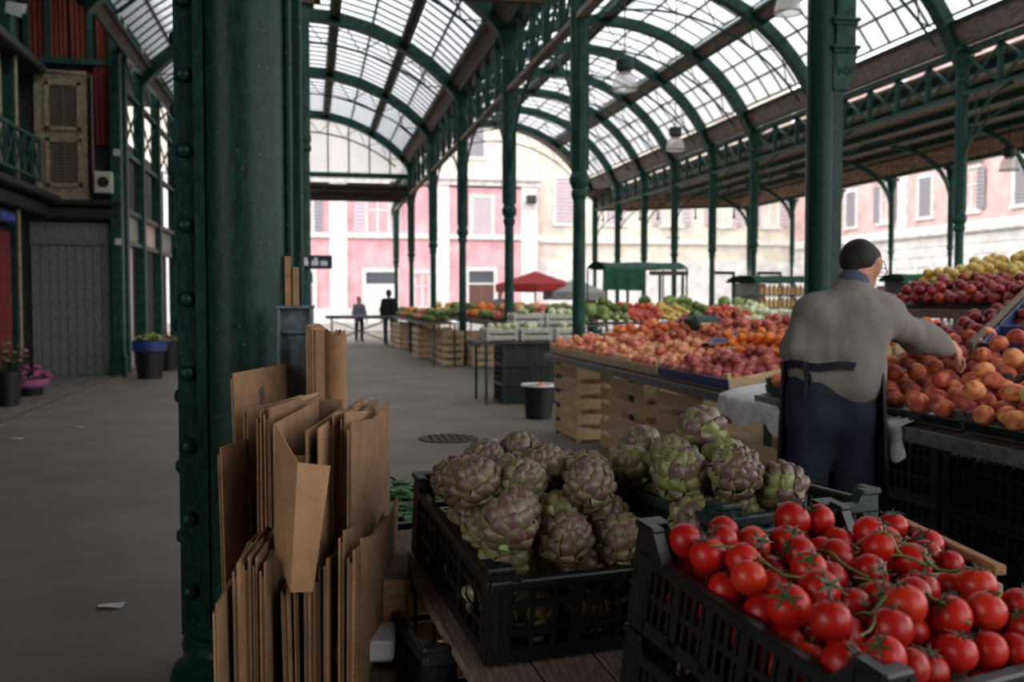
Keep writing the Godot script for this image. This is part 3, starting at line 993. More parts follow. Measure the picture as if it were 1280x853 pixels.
	obj("arm", m, M.iron_green, t)
	m = MB.new()
	m.lathe([Vector2(0.02, 4.6), Vector2(0.16, 4.75), Vector2(0.12, 5.0), Vector2(0.02, 5.15)], 8)
	obj("lantern", m, M.metal_dark, t)
	# white van
	t = thing("parked_van", "white van parked in the street beyond the lean-to", "van", V(26.2, 0, 27.6), Basis(Vector3.UP, 0.0))
	m = MB.new()
	m.prism(PackedVector2Array([Vector2(-2.3, 0.35), Vector2(2.3, 0.35), Vector2(2.3, 1.0), Vector2(1.6, 1.15), Vector2(0.9, 1.95), Vector2(-2.2, 2.0), Vector2(-2.3, 1.8)]), 1.8, Transform3D(Basis(Vector3.UP, PI / 2), Vector3.ZERO))
	obj("body", m, mat("van_white", Color(0.9, 0.9, 0.9), 0.3), t)
	m = MB.new()
	m.prism(PackedVector2Array([Vector2(-1.9, 1.2), Vector2(1.45, 1.2), Vector2(0.85, 1.85), Vector2(-1.9, 1.88)]), 1.82, Transform3D(Basis(Vector3.UP, PI / 2), Vector3.ZERO))
	obj("side_windows", m, M.dark_glass, t)
	for z in [-1.4, 1.4]:
		for s in [-1, 1]:
			m = MB.new()
			m.lathe([Vector2(0, -0.1), Vector2(0.33, -0.1), Vector2(0.33, 0.1), Vector2(0, 0.1)], 18, Transform3D(Basis(Vector3(0, 0, 1), PI / 2), Vector3(s * 0.82, 0.33, z)))
			obj("wheel", m, M.metal_dark, t)

# ---------------------------------------------------------------- shopfronts on the pavement side
func shopfronts() -> void:
	# block with the grey plank door that faces down the aisle towards us; front at d = 18.7
	var t := thing("corner_shop", "dark corner shopfront with grey plank door below and shuttered cream bay above", "shopfront", V(-4.16, 0, 18.7))
	var m := MB.new()
	m.at(-0.18, 3.6, -0.6, 1.6, 7.6, 1.1)
	obj("body_wall", m, M.facade_dark, t)
	for i in 10:
		m = MB.new()
		m.cbox(Transform3D(Basis(), Vector3(-0.74 + 0.148 * (i + 0.5) - 0.0, 1.21, 0.0)), Vector3(0.138, 2.36, 0.045), 0.008)
		obj("door_plank", m, M.door_grey, t)
	m = MB.new()
	m.at(0, 2.42, 0.02, 1.5, 0.05, 0.08)
	m.at(0, 2.62, 0.0, 1.5, 0.34, 0.05)
	obj("door_header", m, M.door_grey, t)
	m = MB.new()
	m.cbox(Transform3D(Basis(), Vector3(0, 2.95, 0.06)), Vector3(1.65, 0.2, 0.3), 0.03)
	m.cbox(Transform3D(Basis(), Vector3(0, 3.14, 0.1)), Vector3(1.7, 0.1, 0.4), 0.03)
	obj("floor_beam", m, M.facade_dark, t)
	# cream bay with two louvred windows one above the other
	var bay := MB.new()
	bay.at(-0.18, 4.35, 0.04, 0.88, 2.3, 0.1)
	var bp := obj("cream_bay", bay, M.panel_cream, t)
	for y in [3.86, 4.86]:
		m = MB.new()
		for s in [-1, 1]: m.at(-0.13 + s * 0.27, y, 0.12, 0.07, 0.86, 0.06)
		for s in [-1, 1]: m.at(-0.13, y + s * 0.4, 0.12, 0.6, 0.07, 0.06)
		obj("window_surround", m, M.panel_cream, bp)
		m = MB.new()
		for i in 12: m.box(Transform3D(Basis(Vector3(1, 0, 0), 0.5), Vector3(-0.13, y - 0.33 + 0.06 * i, 0.11)), Vector3(0.46, 0.045, 0.012))
		m.at(-0.13, y, 0.125, 0.025, 0.74, 0.02)
		obj("louvres", m, M.louvre, bp)
	for e in [[-0.55, 0.3, "curtain_orange"], [-0.2, 0.26, "curtain_orange"], [0.15, 0.3, "curtain_orange"], [0.55, 0.24, "curtain_orange"]]:
		m = MB.new()
		drape(m, e[0], 5.72, 7.4, e[1], 0.05)
		obj("curtain", m, M[e[2]], t)
	m = MB.new()
	drape(m, 0.55, 4.2, 5.6, 0.3, 0.1)
	obj("curtain", m, M.curtain_red, t)
	m = MB.new()
	drape(m, 0.3, 3.4, 5.5, 0.09, 0.06)
	obj("curtain", m, M.curtain_red, t)
	m = MB.new()
	m.at(0, 5.66, 0.06, 1.6, 0.1, 0.16)
	for x in [-0.72, -0.36, 0.34]: m.at(x, 6.5, 0.1, 0.09, 1.7, 0.06)
	obj("upper_rail", m, M.iron_green, t)
	m = MB.new()
	m.cbox(Transform3D(Basis(), Vector3(0.56, 3.5, 0.2)), Vector3(0.3, 0.38, 0.3), 0.015)
	var ac := obj("air_conditioner", m, mat("ac_white", Color(0.7, 0.7, 0.66), 0.6), t)
	m = MB.new()
	m.lathe([Vector2(0.1, 0), Vector2(0.1, 0.012), Vector2(0, 0.012)], 16, Transform3D(Basis(Vector3(1, 0, 0), PI / 2), Vector3(0.56, 3.5, 0.345)))
	obj("fan_grille", m, M.metal_dark, ac)
	m = MB.new()
	m.tube([Vector3(-0.6, 5.46, 0.16), Vector3(0.36, 5.4, 0.16), Vector3(0.36, 3.3, 0.16)], 0.025, 6)
	obj("drain_pipe", m, M.metal_grey, t)
	# corner post
	t = thing("arcade_post", "square green iron post at the corner of the shopfront with plank door", "post", V(-3.42, 0, 18.6))
	m = MB.new()
	m.cbox(Transform3D(Basis(), Vector3(0, 3.7, 0)), Vector3(0.2, 7.4, 0.2), 0.02)
	obj("post", m, M.iron_green, t)
	m = MB.new()
	m.cbox(Transform3D(Basis(), Vector3(0, 0.2, 0)), Vector3(0.26, 0.4, 0.26), 0.02)
	obj("foot", m, M.iron_green, t)
	for y in [2.45, 4.05]:
		m = MB.new()
		m.cbox(Transform3D(Basis(), Vector3(0.03, y, 0.11)), Vector3(0.1, 0.12, 0.03), 0.005)
		obj("notice", m, M.paper_white, t)
	# shopfront wall that runs towards us on the pavement; face at x = -5.0
	t = thing("shop_arcade", "dark two storey shopfront with balcony and red curtain beside the pavement", "shopfront", V(-5.0, 0, 0))
	m = MB.new()
	m.at(-1.0, 3.6, -9.6, 2.0, 7.6, 18.0)
	obj("wall", m, M.facade_dark, t)
	m = MB.new()
	m.cbox(Transform3D(Basis(), Vector3(0.2, 3.0, -9.6)), Vector3(0.5, 0.22, 18.0), 0.04)
	m.cbox(Transform3D(Basis(), Vector3(0.3, 3.2, -9.6)), Vector3(0.7, 0.12, 18.0), 0.03)
	m.cbox(Transform3D(Basis(), Vector3(0.2, 5.5, -9.6)), Vector3(0.5, 0.2, 18.0), 0.04)
	obj("storey_band", m, M.facade_dark, t)
	for d in [9.0, 11.4, 13.6, 15.6, 17.4]:
		m = MB.new()
		m.cbox(Transform3D(Basis(), Vector3(0.14, 3.7, -d)), Vector3(0.24, 7.4, 0.24), 0.03)
		obj("pier", m, M.iron_green, t)
		m = MB.new()
		m.tube([Vector3(0.3, 0.05, -d + 0.16), Vector3(0.3, 5.4, -d + 0.16)], 0.03, 6)
		obj("pipe", m, M.panel_cream, t)
	for d in [10.2, 12.5, 14.6, 16.5]:
		m = MB.new()
		for s in [-1, 1]: m.at(0.08, 4.55, -d + s * 0.5, 0.12, 1.8, 0.1)
		m.at(0.08, 5.42, -d, 0.12, 0.1, 1.1)
		var w := obj("window", m, M.panel_cream, t)
		m = MB.new()
		m.at(0.04, 4.5, -d, 0.04, 1.8, 0.92)
		obj("pane", m, M.dark_glass, w)
		# balcony lattice: crosses in a frame
		m = MB.new()
		m.at(0.6, 4.05, -d, 0.06, 0.06, 1.9)
		m.at(0.6, 3.4, -d, 0.05, 0.05, 1.9)
		for k in 4:
			var z0: float = -d - 0.95 + 0.475 * k
			m.beam(Vector3(0.6, 3.42, z0), Vector3(0.6, 4.03, z0 + 0.475), 0.03, 0.03)
			m.beam(Vector3(0.6, 4.03, z0), Vector3(0.6, 3.42, z0 + 0.475), 0.03, 0.03)
			m.tube([Vector3(0.6, 3.4, z0), Vector3(0.6, 4.05, z0)], 0.02, 6)
		obj("balcony_rail", m, M.iron_green, t)
		m = MB.new()
		m.at(0.06, 1.3, -d, 0.05, 2.6, 1.5)
		obj("shop_shutter", m, M.curtain_red if d > 12 and d < 15 else M.door_grey if d < 12 else M.facade_dark, t)
	m = MB.new()
	drape_z(m, 0.22, 0.05, 2.5, -16.5, 0.95)
	obj("curtain", m, M.curtain_red, t)
	m = MB.new()
	m.cbox(Transform3D(Basis(), Vector3(0.3, 2.72, -16.6)), Vector3(0.06, 0.2, 0.9), 0.01)
	var sg := obj("sign_board", m, M.sign_navy, t)
	m = MB.new()
	for i in 4: m.at(0.335, 2.72, -16.3 - 0.18 * i, 0.012, 0.1, 0.1)
	obj("sign_marks", m, mat("sign_blue", Color(0.25, 0.35, 0.75), 0.6), sg)
	# hanging paper near the top of the arcade
	t = thing("paper_notice", "pale crumpled notice hung high on the shop arcade", "notice", V(-4.13, 5.63, 15.2))
	m = MB.new()
	m.beam(Vector3(-0.12, 0, 0), Vector3(0.16, -0.04, 0.05), 0.012, 0.13)
	m.beam(Vector3(-0.1, -0.02, 0.03), Vector3(0.12, -0.1, 0.08), 0.012, 0.16)
	obj("sheet", m, M.paper_white, t)
	m = MB.new()
	m.tube([Vector3(0, 0, 0), Vector3(0, 1.8, 0)], 0.006, 5)
	obj("cord", m, M.metal_dark, t)
	# arcade beyond the corner shop: posts, lattice lights and stall fronts along x = -3.45
	t = thing("iron_arcade", "green iron arcade front with lattice lights beyond the corner shop", "arcade", V(-3.44, 0, 0))
	for d in [19.3, 21.2, 23.4, 26.0, 28.8, 31.6]:
		m = MB.new()
		m.cbox(Transform3D(Basis(), Vector3(0, 3.6, -d)), Vector3(0.2, 7.2, 0.2), 0.02)
		obj("post", m, M.iron_green, t)
	m = MB.new()
	m.at(-1.3, 2.75, -26.5, 0.2, 5.5, 13.0)
	obj("back_wall", m, M.facade_dark, t)
	var ds := [19.3, 21.2, 23.4, 26.0, 28.8, 31.6]
	for k in 5:
		var a: float = ds[k] + 0.1
		var b: float = ds[k + 1] - 0.1
		for y in [2.5, 3.1, 4.2, 5.4, 6.3]:
			m = MB.new()
			m.beam(Vector3(0, y, -a), Vector3(0, y, -b), 0.1, 0.09)
			obj("rail", m, M.iron_green, t)
		m = MB.new()
		m.beam(Vector3(0, 4.25, -a), Vector3(0, 5.35, -b), 0.03, 0.05)
		m.beam(Vector3(0, 5.35, -a), Vector3(0, 4.25, -b), 0.03, 0.05)
		m.beam(Vector3(0, 5.45, -a), Vector3(0, 6.25, -b), 0.03, 0.05)
		m.beam(Vector3(0, 6.25, -a), Vector3(0, 5.45, -b), 0.03, 0.05)
		obj("cross_brace", m, M.iron_green, t)
		m = MB.new()
		m.at(-0.05, 2.8, -(a + b) * 0.5, 0.03, 0.5, b - a)
		obj("light_panel", m, M.gable_panel if k % 2 == 0 else M.rose_plaster, t)
		m = MB.new()
		m.at(-0.06, 1.25, -(a + b) * 0.5 + 0.3, 0.04, 2.4, (b - a) * 0.55)
		obj("stall_front", m, M.shutter_pale if k == 0 else M.facade_dark, t)
	# roof over the pavement
	m = MB.new()
	m.at(-5.2, 7.5, -8.0, 4.2, 0.15, 48)
	tag(obj("pavement_roof", m, M.timber_dark), "boarded eaves over the shopfront pavement", "eaves", "", "structure")

func drape(m: MB, x: float, y0: float, y1: float, w: float, z: float) -> void:
	var rows := []
	for i in 5:
		var r := []
		for j in 13: r.append(Vector3(x - w / 2 + w * j / 12.0, lerpf(y0, y1, i / 4.0), z + 0.03 * sin(j * 1.9 + i * 0.3)))
		rows.append(r)
	m.grid(rows)
	var rb := []
	for r in rows: rb.append(r.map(func(p): return p + Vector3(0, 0, -0.006)))
	m.grid(rb, false, true)

func drape_z(m: MB, x: float, y0: float, y1: float, z: float, w: float) -> void:
	var rows := []
	for i in 5:
		var r := []
		for j in 21: r.append(Vector3(x + 0.035 * sin(j * 1.7 + i * 0.3), lerpf(y0, y1, i / 4.0), z + w / 2 - w * j / 20.0))
		rows.append(r)
	m.grid(rows)
	var rb := []
	for r in rows: rb.append(r.map(func(p): return p + Vector3(-0.006, 0, 0)))
	m.grid(rb, false, true)

func flower_pots() -> void:
	rng.seed = 21
	var specs := [
		[V(-3.85, 0.03, 13.5), 0.17, 0.44, "bucket_black", Color(0.5, 0.36, 0.31), 0.3, 0.42, "black bucket of dried brown blooms before the red curtain", 0.34],
		[V(-3.95, 0.03, 14.9), 0.2, 0.2, "bucket_black", Color(0.66, 0.3, 0.5), 0.3, 0.22, "low black pot of pink flowers wrapped in pink paper", 0.18],
		[V(-4.35, 0.03, 15.7), 0.17, 0.42, "bucket_black", Color(0.2, 0.24, 0.16), 0.14, 0.1, "black bucket with a little foliage behind the pink flowers", 0.06],
		[V(-2.82, 0, 18.1), 0.27, 0.66, "bucket_black", Color(0.6, 0.62, 0.3), 0.26, 0.16, "black tub with blue rim and pale yellow flowers by the corner post", 0.12],
		[V(-2.75, 0, 20.0), 0.22, 0.55, "bucket_black", Color(0.5, 0.42, 0.3), 0.2, 0.16, "dark tub of faded blooms farther along the iron arcade", 0.12]]
	for k in specs.size():
		var s: Array = specs[k]
		var t := thing("flower_bucket", s[7], "flower pot", s[0], Basis(), "flower tubs by the shopfronts")
		var m := MB.new()
		var r: float = s[1]
		var h: float = s[2]
		m.lathe([Vector2(0, 0), Vector2(r * 0.78, 0), Vector2(r * 0.97, h * 0.94), Vector2(r * 1.06, h * 0.95), Vector2(r * 1.06, h), Vector2(r * 0.9, h), Vector2(r * 0.86, h * 0.9), Vector2(0, h * 0.9)], 20)
		obj("tub", m, M[s[3]], t)
		if k == 3:
			m = MB.new()
			m.lathe([Vector2(r * 1.0, h * 0.72), Vector2(r * 1.09, h * 0.74), Vector2(r * 1.1, h * 1.0), Vector2(r * 1.02, h * 1.02)], 20)
			obj("rim_band", m, M.plastic_blue, t)
		if k == 1:
			m = MB.new()
			m.lathe([Vector2(r * 0.95, h * 0.55), Vector2(r * 1.2, h * 0.75), Vector2(r * 1.3, h * 1.2)], 20)
			obj("wrap_paper", m, mat("pink_paper", Color(0.62, 0.36, 0.5), 0.7), t)
		var stems := MB.new()
		var heads := MB.new()
		var mt := vmat("bloom_%d" % k, 0.8)
		for i in 46:
			var a := rng.randf() * TAU
			var q := sqrt(rng.randf())
			var top := Vector3(cos(a) * q * s[5], h + s[6] * (1.05 - q * q * 0.7) * rng.randf_range(0.7, 1.1), sin(a) * q * s[5])
			stems.beam(Vector3(cos(a) * q * r * 0.5, h * 0.88, sin(a) * q * r * 0.5), top, 0.008, 0.008)
			var c: Color = s[4]
			var f := rng.randf_range(0.6, 1.25)
			heads.col = lin(c.r * f, c.g * f, c.b * f)
			for p in 5:
				var b := Basis(Vector3.UP, p * TAU / 5 + a) * Basis(Vector3(1, 0, 0), 0.6)
				heads.cbox(Transform3D(b, top + b * Vector3(0, 0, 0.022)), Vector3(0.03, 0.008, 0.04), 0.003)
		obj("stems", stems, M.leaf_dark, t)
		tag(obj("blooms", heads, mt, t), "", "", "", "stuff")
# ---------------------------------------------------------------- crates and trays
# one moulded crate wall in the x-y plane, centred, bottom at 0
func crate_wall(len: float, h: float, drop: float, cols: int, rows: Array, post: float) -> MB:
	var m := MB.new()
	var th := 0.009
	var hr := h - drop
	m.at(0, 0.014, 0, len, 0.028, th + 0.006)
	m.cbox(Transform3D(Basis(), Vector3(0, hr - 0.012, 0)), Vector3(len, 0.024, th + 0.016), 0.004)
	for r in rows: m.at(0, r[0] * hr, 0, len, r[1], th)
	for i in range(1, cols): 
		var big: bool = i % 4 == 0
		m.at(-len / 2 + len * i / cols, hr / 2, 0, 0.02 if big else 0.0075, hr - 0.02, th + (0.006 if big else 0.0))
	for s in [-1, 1]:
		m.at(s * (len / 2 - post / 2), h / 2, 0, post, h, th + 0.008)
		if drop > 0:
			var x0: float = s * (len / 2 - post)
			m.prism(PackedVector2Array([Vector2(x0, hr - 0.02), Vector2(x0 - s * drop * 1.1, hr - 0.02), Vector2(x0, h)]), th + 0.014, Transform3D())
		m.cbox(Transform3D(Basis(), Vector3(s * (len / 2 - post / 2), h - 0.006, 0)), Vector3(post + 0.012, 0.014, th + 0.02), 0.004)
	return m

func plastic_crate(label: String, X: Transform3D, W: float, H: float, L: float, material: Material, drop := 0.035, fine := true, group := "", solid := false) -> Node3D:
	var t := thing("plastic_crate", label, "crate", X.origin, X.basis, group)
	var a := crate_wall(W, H, drop, 8 if not fine else 20, [[0.36, 0.014], [0.68, 0.014]], 0.045).mesh()
	var b := crate_wall(L, H, drop, 26 if fine else 12, [[0.5, 0.012]] if fine else [[0.36, 0.014], [0.68, 0.014]], 0.045).mesh()
	for s in [-1, 1]:
		var o := obj("end_wall", a, material, t)
		o.position = Vector3(0, 0, s * (L / 2 - 0.006))
		o = obj("side_wall", b, material, t)
		o.transform = Transform3D(Basis(Vector3.UP, PI / 2), Vector3(s * (W / 2 - 0.006), 0, 0))
	var m := MB.new()
	for i in 9: m.at(-W / 2 + W * (i + 0.5) / 9, 0.006, 0, 0.024, 0.01, L - 0.02)
	for i in 12: m.at(0, 0.006, -L / 2 + L * (i + 0.5) / 12, W - 0.02, 0.008, 0.02)
	obj("base_grid", m, material, t)
	if solid:
		m = MB.new()
		for s in [-1, 1]:
			m.at(s * (W / 2 - 0.014), H * 0.45, 0, 0.004, H * 0.8, L - 0.03)
			m.at(0, H * 0.45, s * (L / 2 - 0.014), W - 0.03, H * 0.8, 0.004)
		obj("inner_lining", m, material, t)
	for sx in [-1, 1]:
		for sz in [-1, 1]:
			m = MB.new()
			m.lathe([Vector2(0.024, 0.0), Vector2(0.024, H - 0.004)], 10, Transform3D(Basis(), Vector3(sx * (W / 2 - 0.02), 0, sz * (L / 2 - 0.02))), true)
			obj("corner_post", m, material, t)
	return t

# wooden crate with one or two boards a side; local z is its long side
func wood_crate(label: String, W: float, H: float, L: float, boards: int, wood: Array, group: String) -> Node3D:
	var t := thing("wooden_crate", label, "crate", Vector3.ZERO, Basis(), group)
	var bh := (H - 0.018) / boards
	for j in boards:
		var y := 0.012 + bh * (j + 0.5)
		for s in [-1, 1]:
			var m := MB.new()
			m.cbox(Transform3D(), Vector3(W, bh - 0.03, 0.01), 0.002)
			var o := obj("slat", m, wood[(j + 1 + (1 if s > 0 else 0)) % wood.size()], t)
			o.transform = Transform3D(Basis(Vector3(0, 0, 1), rng.randf_range(-0.008, 0.008)), Vector3(0, y, s * (L / 2 - 0.005)))
			m = MB.new()
			m.cbox(Transform3D(), Vector3(L - 0.02, bh - 0.03, 0.01), 0.002)
			o = obj("slat", m, wood[(j + (1 if s > 0 else 0)) % wood.size()], t)
			o.transform = Transform3D(Basis(Vector3.UP, PI / 2), Vector3(s * (W / 2 - 0.005), y, 0))
	for i in 4:
		var m := MB.new()
		m.cbox(Transform3D(), Vector3(W - 0.1, 0.006, 0.07), 0.002)
		var o := obj("bottom_slat", m, wood[0], t)
		o.position = Vector3(0, 0.008, -L / 2 + 0.1 + (L - 0.2) * i / 3.0)
	for sx in [-1, 1]:
		for sz in [-1, 1]:
			var m := MB.new()
			m.prism(PackedVector2Array([Vector2(0, 0), Vector2(-sx * 0.04, 0), Vector2(0, -sz * 0.04)]), H, Transform3D(Basis(Vector3(1, 0, 0), Vector3(0, 0, 1), Vector3(0, -1, 0)), Vector3(sx * (W / 2 - 0.011), H / 2, sz * (L / 2 - 0.011))))
			obj("corner_block", m, wood[0], t)
	return t

func stack(proto: Node3D, x: float, d: float, n: int, H: float, turn: float, label: String, group: String, y0 := 0.0) -> void:
	for k in n:
		copy(proto, "wooden_crate", Transform3D(Basis(Vector3.UP, turn + rng.randf_range(-0.02, 0.02)), V(x + rng.randf_range(-0.008, 0.008), y0 + k * H, d + rng.randf_range(-0.008, 0.008))), label, group)

# shallow tray on a slope
func tray(label: String, X: Transform3D, W: float, L: float, h: float, wood: Material, front: Material, group: String) -> Node3D:
	var t := thing("fruit_tray", label, "tray", X.origin, X.basis, group)
	var m := MB.new()
	m.at(0, 0.004, 0, W, 0.008, L)
	obj("bottom", m, wood, t)
	for s in [-1, 1]:
		m = MB.new()
		m.cbox(Transform3D(Basis(), Vector3(s * (W / 2 - 0.005), h / 2 + 0.004, 0)), Vector3(0.01, h, L), 0.002)
		obj("side", m, front if s < 0 else wood, t)
		m = MB.new()
		m.cbox(Transform3D(Basis(), Vector3(0, h / 2 + 0.004, s * (L / 2 - 0.005))), Vector3(W - 0.02, h, 0.01), 0.002)
		obj("end", m, wood, t)
	for sx in [-1, 1]:
		for sz in [-1, 1]:
			m = MB.new()
			m.cbox(Transform3D(Basis(), Vector3(sx * (W / 2 - 0.022), h * 0.5 + 0.02, sz * (L / 2 - 0.022))), Vector3(0.03, h + 0.04, 0.03), 0.003)
			obj("corner_block", m, wood, t)
	return t

# ---------------------------------------------------------------- produce
var nz := FastNoiseLite.new()

func ball(segs: int, rings: int, rf: Callable, cf: Callable) -> ArrayMesh:
	var m := MB.new()
	var P := []
	var C := []
	for i in rings + 1:
		var th := PI * i / rings
		var r := []
		var cr := []
		for j in segs + 1:
			var ph := TAU * (j % segs) / segs
			var u := Vector3(sin(th) * cos(ph), cos(th), sin(th) * sin(ph))
			r.append(u * rf.call(u, th, ph))
			cr.append(cf.call(u, th, ph))
		P.append(r)
		C.append(cr)
	var N := []
	for i in rings + 1:
		var r := []
		for j in segs + 1:
			var a: Vector3 = P[mini(i + 1, rings)][j] - P[maxi(i - 1, 0)][j]
			var b: Vector3 = P[i][(j + 1) % segs] - P[i][(j - 1 + segs) % segs]
			var n := b.cross(a)
			r.append(n.normalized() if n.length_squared() > 1e-14 else (Vector3.UP if i == 0 else Vector3.DOWN))
		N.append(r)
	for i in rings:
		for j in segs:
			for q in [[[i, j], [i, j + 1], [i + 1, j + 1]], [[i, j], [i + 1, j + 1], [i + 1, j]]]:
				var pa: Vector3 = P[q[0][0]][q[0][1]]
				var pb: Vector3 = P[q[1][0]][q[1][1]]
				var pc: Vector3 = P[q[2][0]][q[2][1]]
				if pa.is_equal_approx(pb) or pb.is_equal_approx(pc) or pa.is_equal_approx(pc): continue
				for e in [0, 2, 1]:
					m.v.append(P[q[e][0]][q[e][1]]); m.n.append(N[q[e][0]][q[e][1]]); m.c.append(C[q[e][0]][q[e][1]])
	return m.mesh()

var F := {}   # fruit meshes by kind

func make_fruit() -> void:
	nz.seed = 4
	nz.frequency = 1.0
	nz.fractal_octaves = 3
	var cols := {
		"peach": [Color(0.9, 0.64, 0.4), Color(0.76, 0.38, 0.28), Color(0.56, 0.22, 0.21), 0.47],
		"nectarine": [Color(0.98, 0.77, 0.53), Color(0.9, 0.54, 0.44), Color(0.72, 0.33, 0.31), 0.56],
		"plum": [Color(0.88, 0.56, 0.47), Color(0.75, 0.38, 0.35), Color(0.55, 0.23, 0.25), 0.53],
		"yellow_peach": [Color(0.93, 0.68, 0.4), Color(0.87, 0.48, 0.3), Color(0.74, 0.28, 0.22), 0.5],
		"orange": [Color(0.96, 0.55, 0.15), Color(0.95, 0.47, 0.1), Color(0.9, 0.38, 0.08), 0.5],
		"apricot": [Color(0.95, 0.66, 0.28), Color(0.92, 0.5, 0.22), Color(0.8, 0.32, 0.2), 0.5],
		"red_apple": [Color(0.74, 0.36, 0.26), Color(0.58, 0.12, 0.14), Color(0.42, 0.08, 0.11), 0.38],
		"yellow_apple": [Color(0.85, 0.78, 0.46), Color(0.82, 0.71, 0.34), Color(0.78, 0.62, 0.28), 0.5],
		"lettuce": [Color(0.64, 0.68, 0.42), Color(0.42, 0.5, 0.27), Color(0.24, 0.33, 0.18), 0.5],
		"cauliflower": [Color(0.9, 0.89, 0.8), Color(0.8, 0.82, 0.66), Color(0.6, 0.68, 0.42), 0.5],
		"pepper": [Color(0.88, 0.48, 0.26), Color(0.78, 0.27, 0.2), Color(0.6, 0.17, 0.15), 0.52]}
	for k in cols:
		var c: Array = cols[k]
		F[k] = []
		for va in 3:
			var off := Vector3(va * 7.3, va * 3.1, k.length() * 1.7)
			var lumpy: bool = k in ["lettuce", "cauliflower", "pepper"]
			var rf := func(u: Vector3, th: float, ph: float) -> float:
				var r := 1.0 - 0.16 * exp(-pow(th / 0.32, 2)) - 0.07 * exp(-pow((PI - th) / 0.3, 2))
				if lumpy: return r * (1.0 + 0.16 * nz.get_noise_3dv(u * 2.6 + off) + (0.1 * cos(ph * 4.0) * sin(th) if k == "pepper" else 0.0))
				var dphi := absf(wrapf(ph - 0.6, -PI, PI))
				if k in ["peach", "yellow_peach", "nectarine", "plum", "apricot"]: r -= 0.055 * exp(-pow(dphi / 0.22, 2)) * sin(th)
				return r * (1.0 + 0.03 * nz.get_noise_3dv(u * 1.3 + off))
			var cf := func(u: Vector3, _th: float, _ph: float) -> Color:
				var q: float = clampf(0.5 + 0.95 * nz.get_noise_3dv(u * 1.1 + off) + 0.22 * nz.get_noise_3dv(u * 5.0 + off) + (va - 1) * 0.22 - (c[3] - 0.5), 0, 1)
				var a: Color = c[0]
				var b: Color = c[1]
				var d: Color = c[2]
				var r := a.lerp(b, clampf(q * 2.0, 0, 1)) if q < 0.5 else b.lerp(d, clampf(q * 2.0 - 1.0, 0, 1))
				return r.srgb_to_linear()
			F[k].append(ball(14, 9, rf, cf))

func put_fruit(kind: String, p: Vector3, r: float, label: String, category: String, group: String) -> void:
	var o := obj(kind, F[kind][rng.randi() % 3], M.waxy if kind in ["red_apple", "yellow_apple", "orange", "pepper"] else M.fruit)
	o.transform = Transform3D(Basis.from_euler(Vector3(rng.randf_range(-0.9, 0.9), rng.randf() * TAU, rng.randf_range(-0.9, 0.9))).scaled(Vector3(r, r * rng.randf_range(0.9, 1.0), r)), p)
	tag(o, label, category, group)

# fruit laid out close together on a surface: X carries the local plane (x, z), y up
func lay(kind: String, X: Transform3D, W: float, L: float, r: float, label: String, category: String, group: String, y0 := 0.01, keep := 1.0, top := 0.0) -> void:
	var nx := maxi(1, int(W / (2.04 * r)))
	var nz2 := maxi(1, int(L / (1.8 * r)))
	for i in nz2:
		for j in nx:
			if rng.randf() > keep: continue
			var x := -W / 2 + W * (j + (0.5 if nx == 1 else 0.3 + 0.4 * (i % 2))) / nx
			var z := -L / 2 + L * (i + 0.5) / nz2
			var rr := r * rng.randf_range(0.9, 1.03)
			put_fruit(kind, X * Vector3(x + rng.randf_range(-0.08, 0.08) * r, y0 + rr * 0.98, z + rng.randf_range(-0.08, 0.08) * r), rr, label, category, group)
			if rng.randf() < top:
				put_fruit(kind, X * Vector3(x + r * 0.9, y0 + rr * 2.35, z + 0.3 * r), rr, label, category, group)

func heap(n: int, hx: float, hz: float, r0: float, r1: float, y0: float, mound: float, ytop := 1.0) -> Array:
	var out := []
	for i in n:
		var best := Vector3.ZERO
		var bs := 1e9
		var r := rng.randf_range(r0, r1)
		for k in 110:
			var x := rng.randf_range(-hx + r, hx - r)
			var z := rng.randf_range(-hz + r, hz - r)
			var y := y0 + r
			for q in out:
				var dx: float = q[0].x - x
				var dz: float = q[0].z - z
				var s: float = (r + q[1]) * 0.97
				var e := s * s - dx * dx - dz * dz
				if e > 0: y = maxf(y, q[0].y + sqrt(e))
			var sc := y + mound * (pow(x / hx, 2) + pow(z / hz, 2))
			if sc < bs:
				bs = sc
				best = Vector3(x, y, z)
		if bs > ytop: break
		out.append([best, r])
	return out

func top_at(h: Array, x: float, z: float) -> float:
	var y := -1.0
	for q in h:
		var e: float = q[1] * q[1] - pow(q[0].x - x, 2) - pow(q[0].z - z, 2)
		if e > 0: y = maxf(y, q[0].y + sqrt(e))
	return y

var tomato_mesh: ArrayMesh
var calyx_mesh: ArrayMesh

func tomato(X: Transform3D, r: float, label: String, group: String) -> void:
	var t := obj("tomato", tomato_mesh, M["tomato_%d" % [0, 0, 2, 1, 2, 0][rng.randi() % 6]])
	t.transform = Transform3D(X.basis.scaled_local(Vector3.ONE * r), X.origin)
	tag(t, label, "tomato", group)
	obj("calyx", calyx_mesh, M.calyx, t)

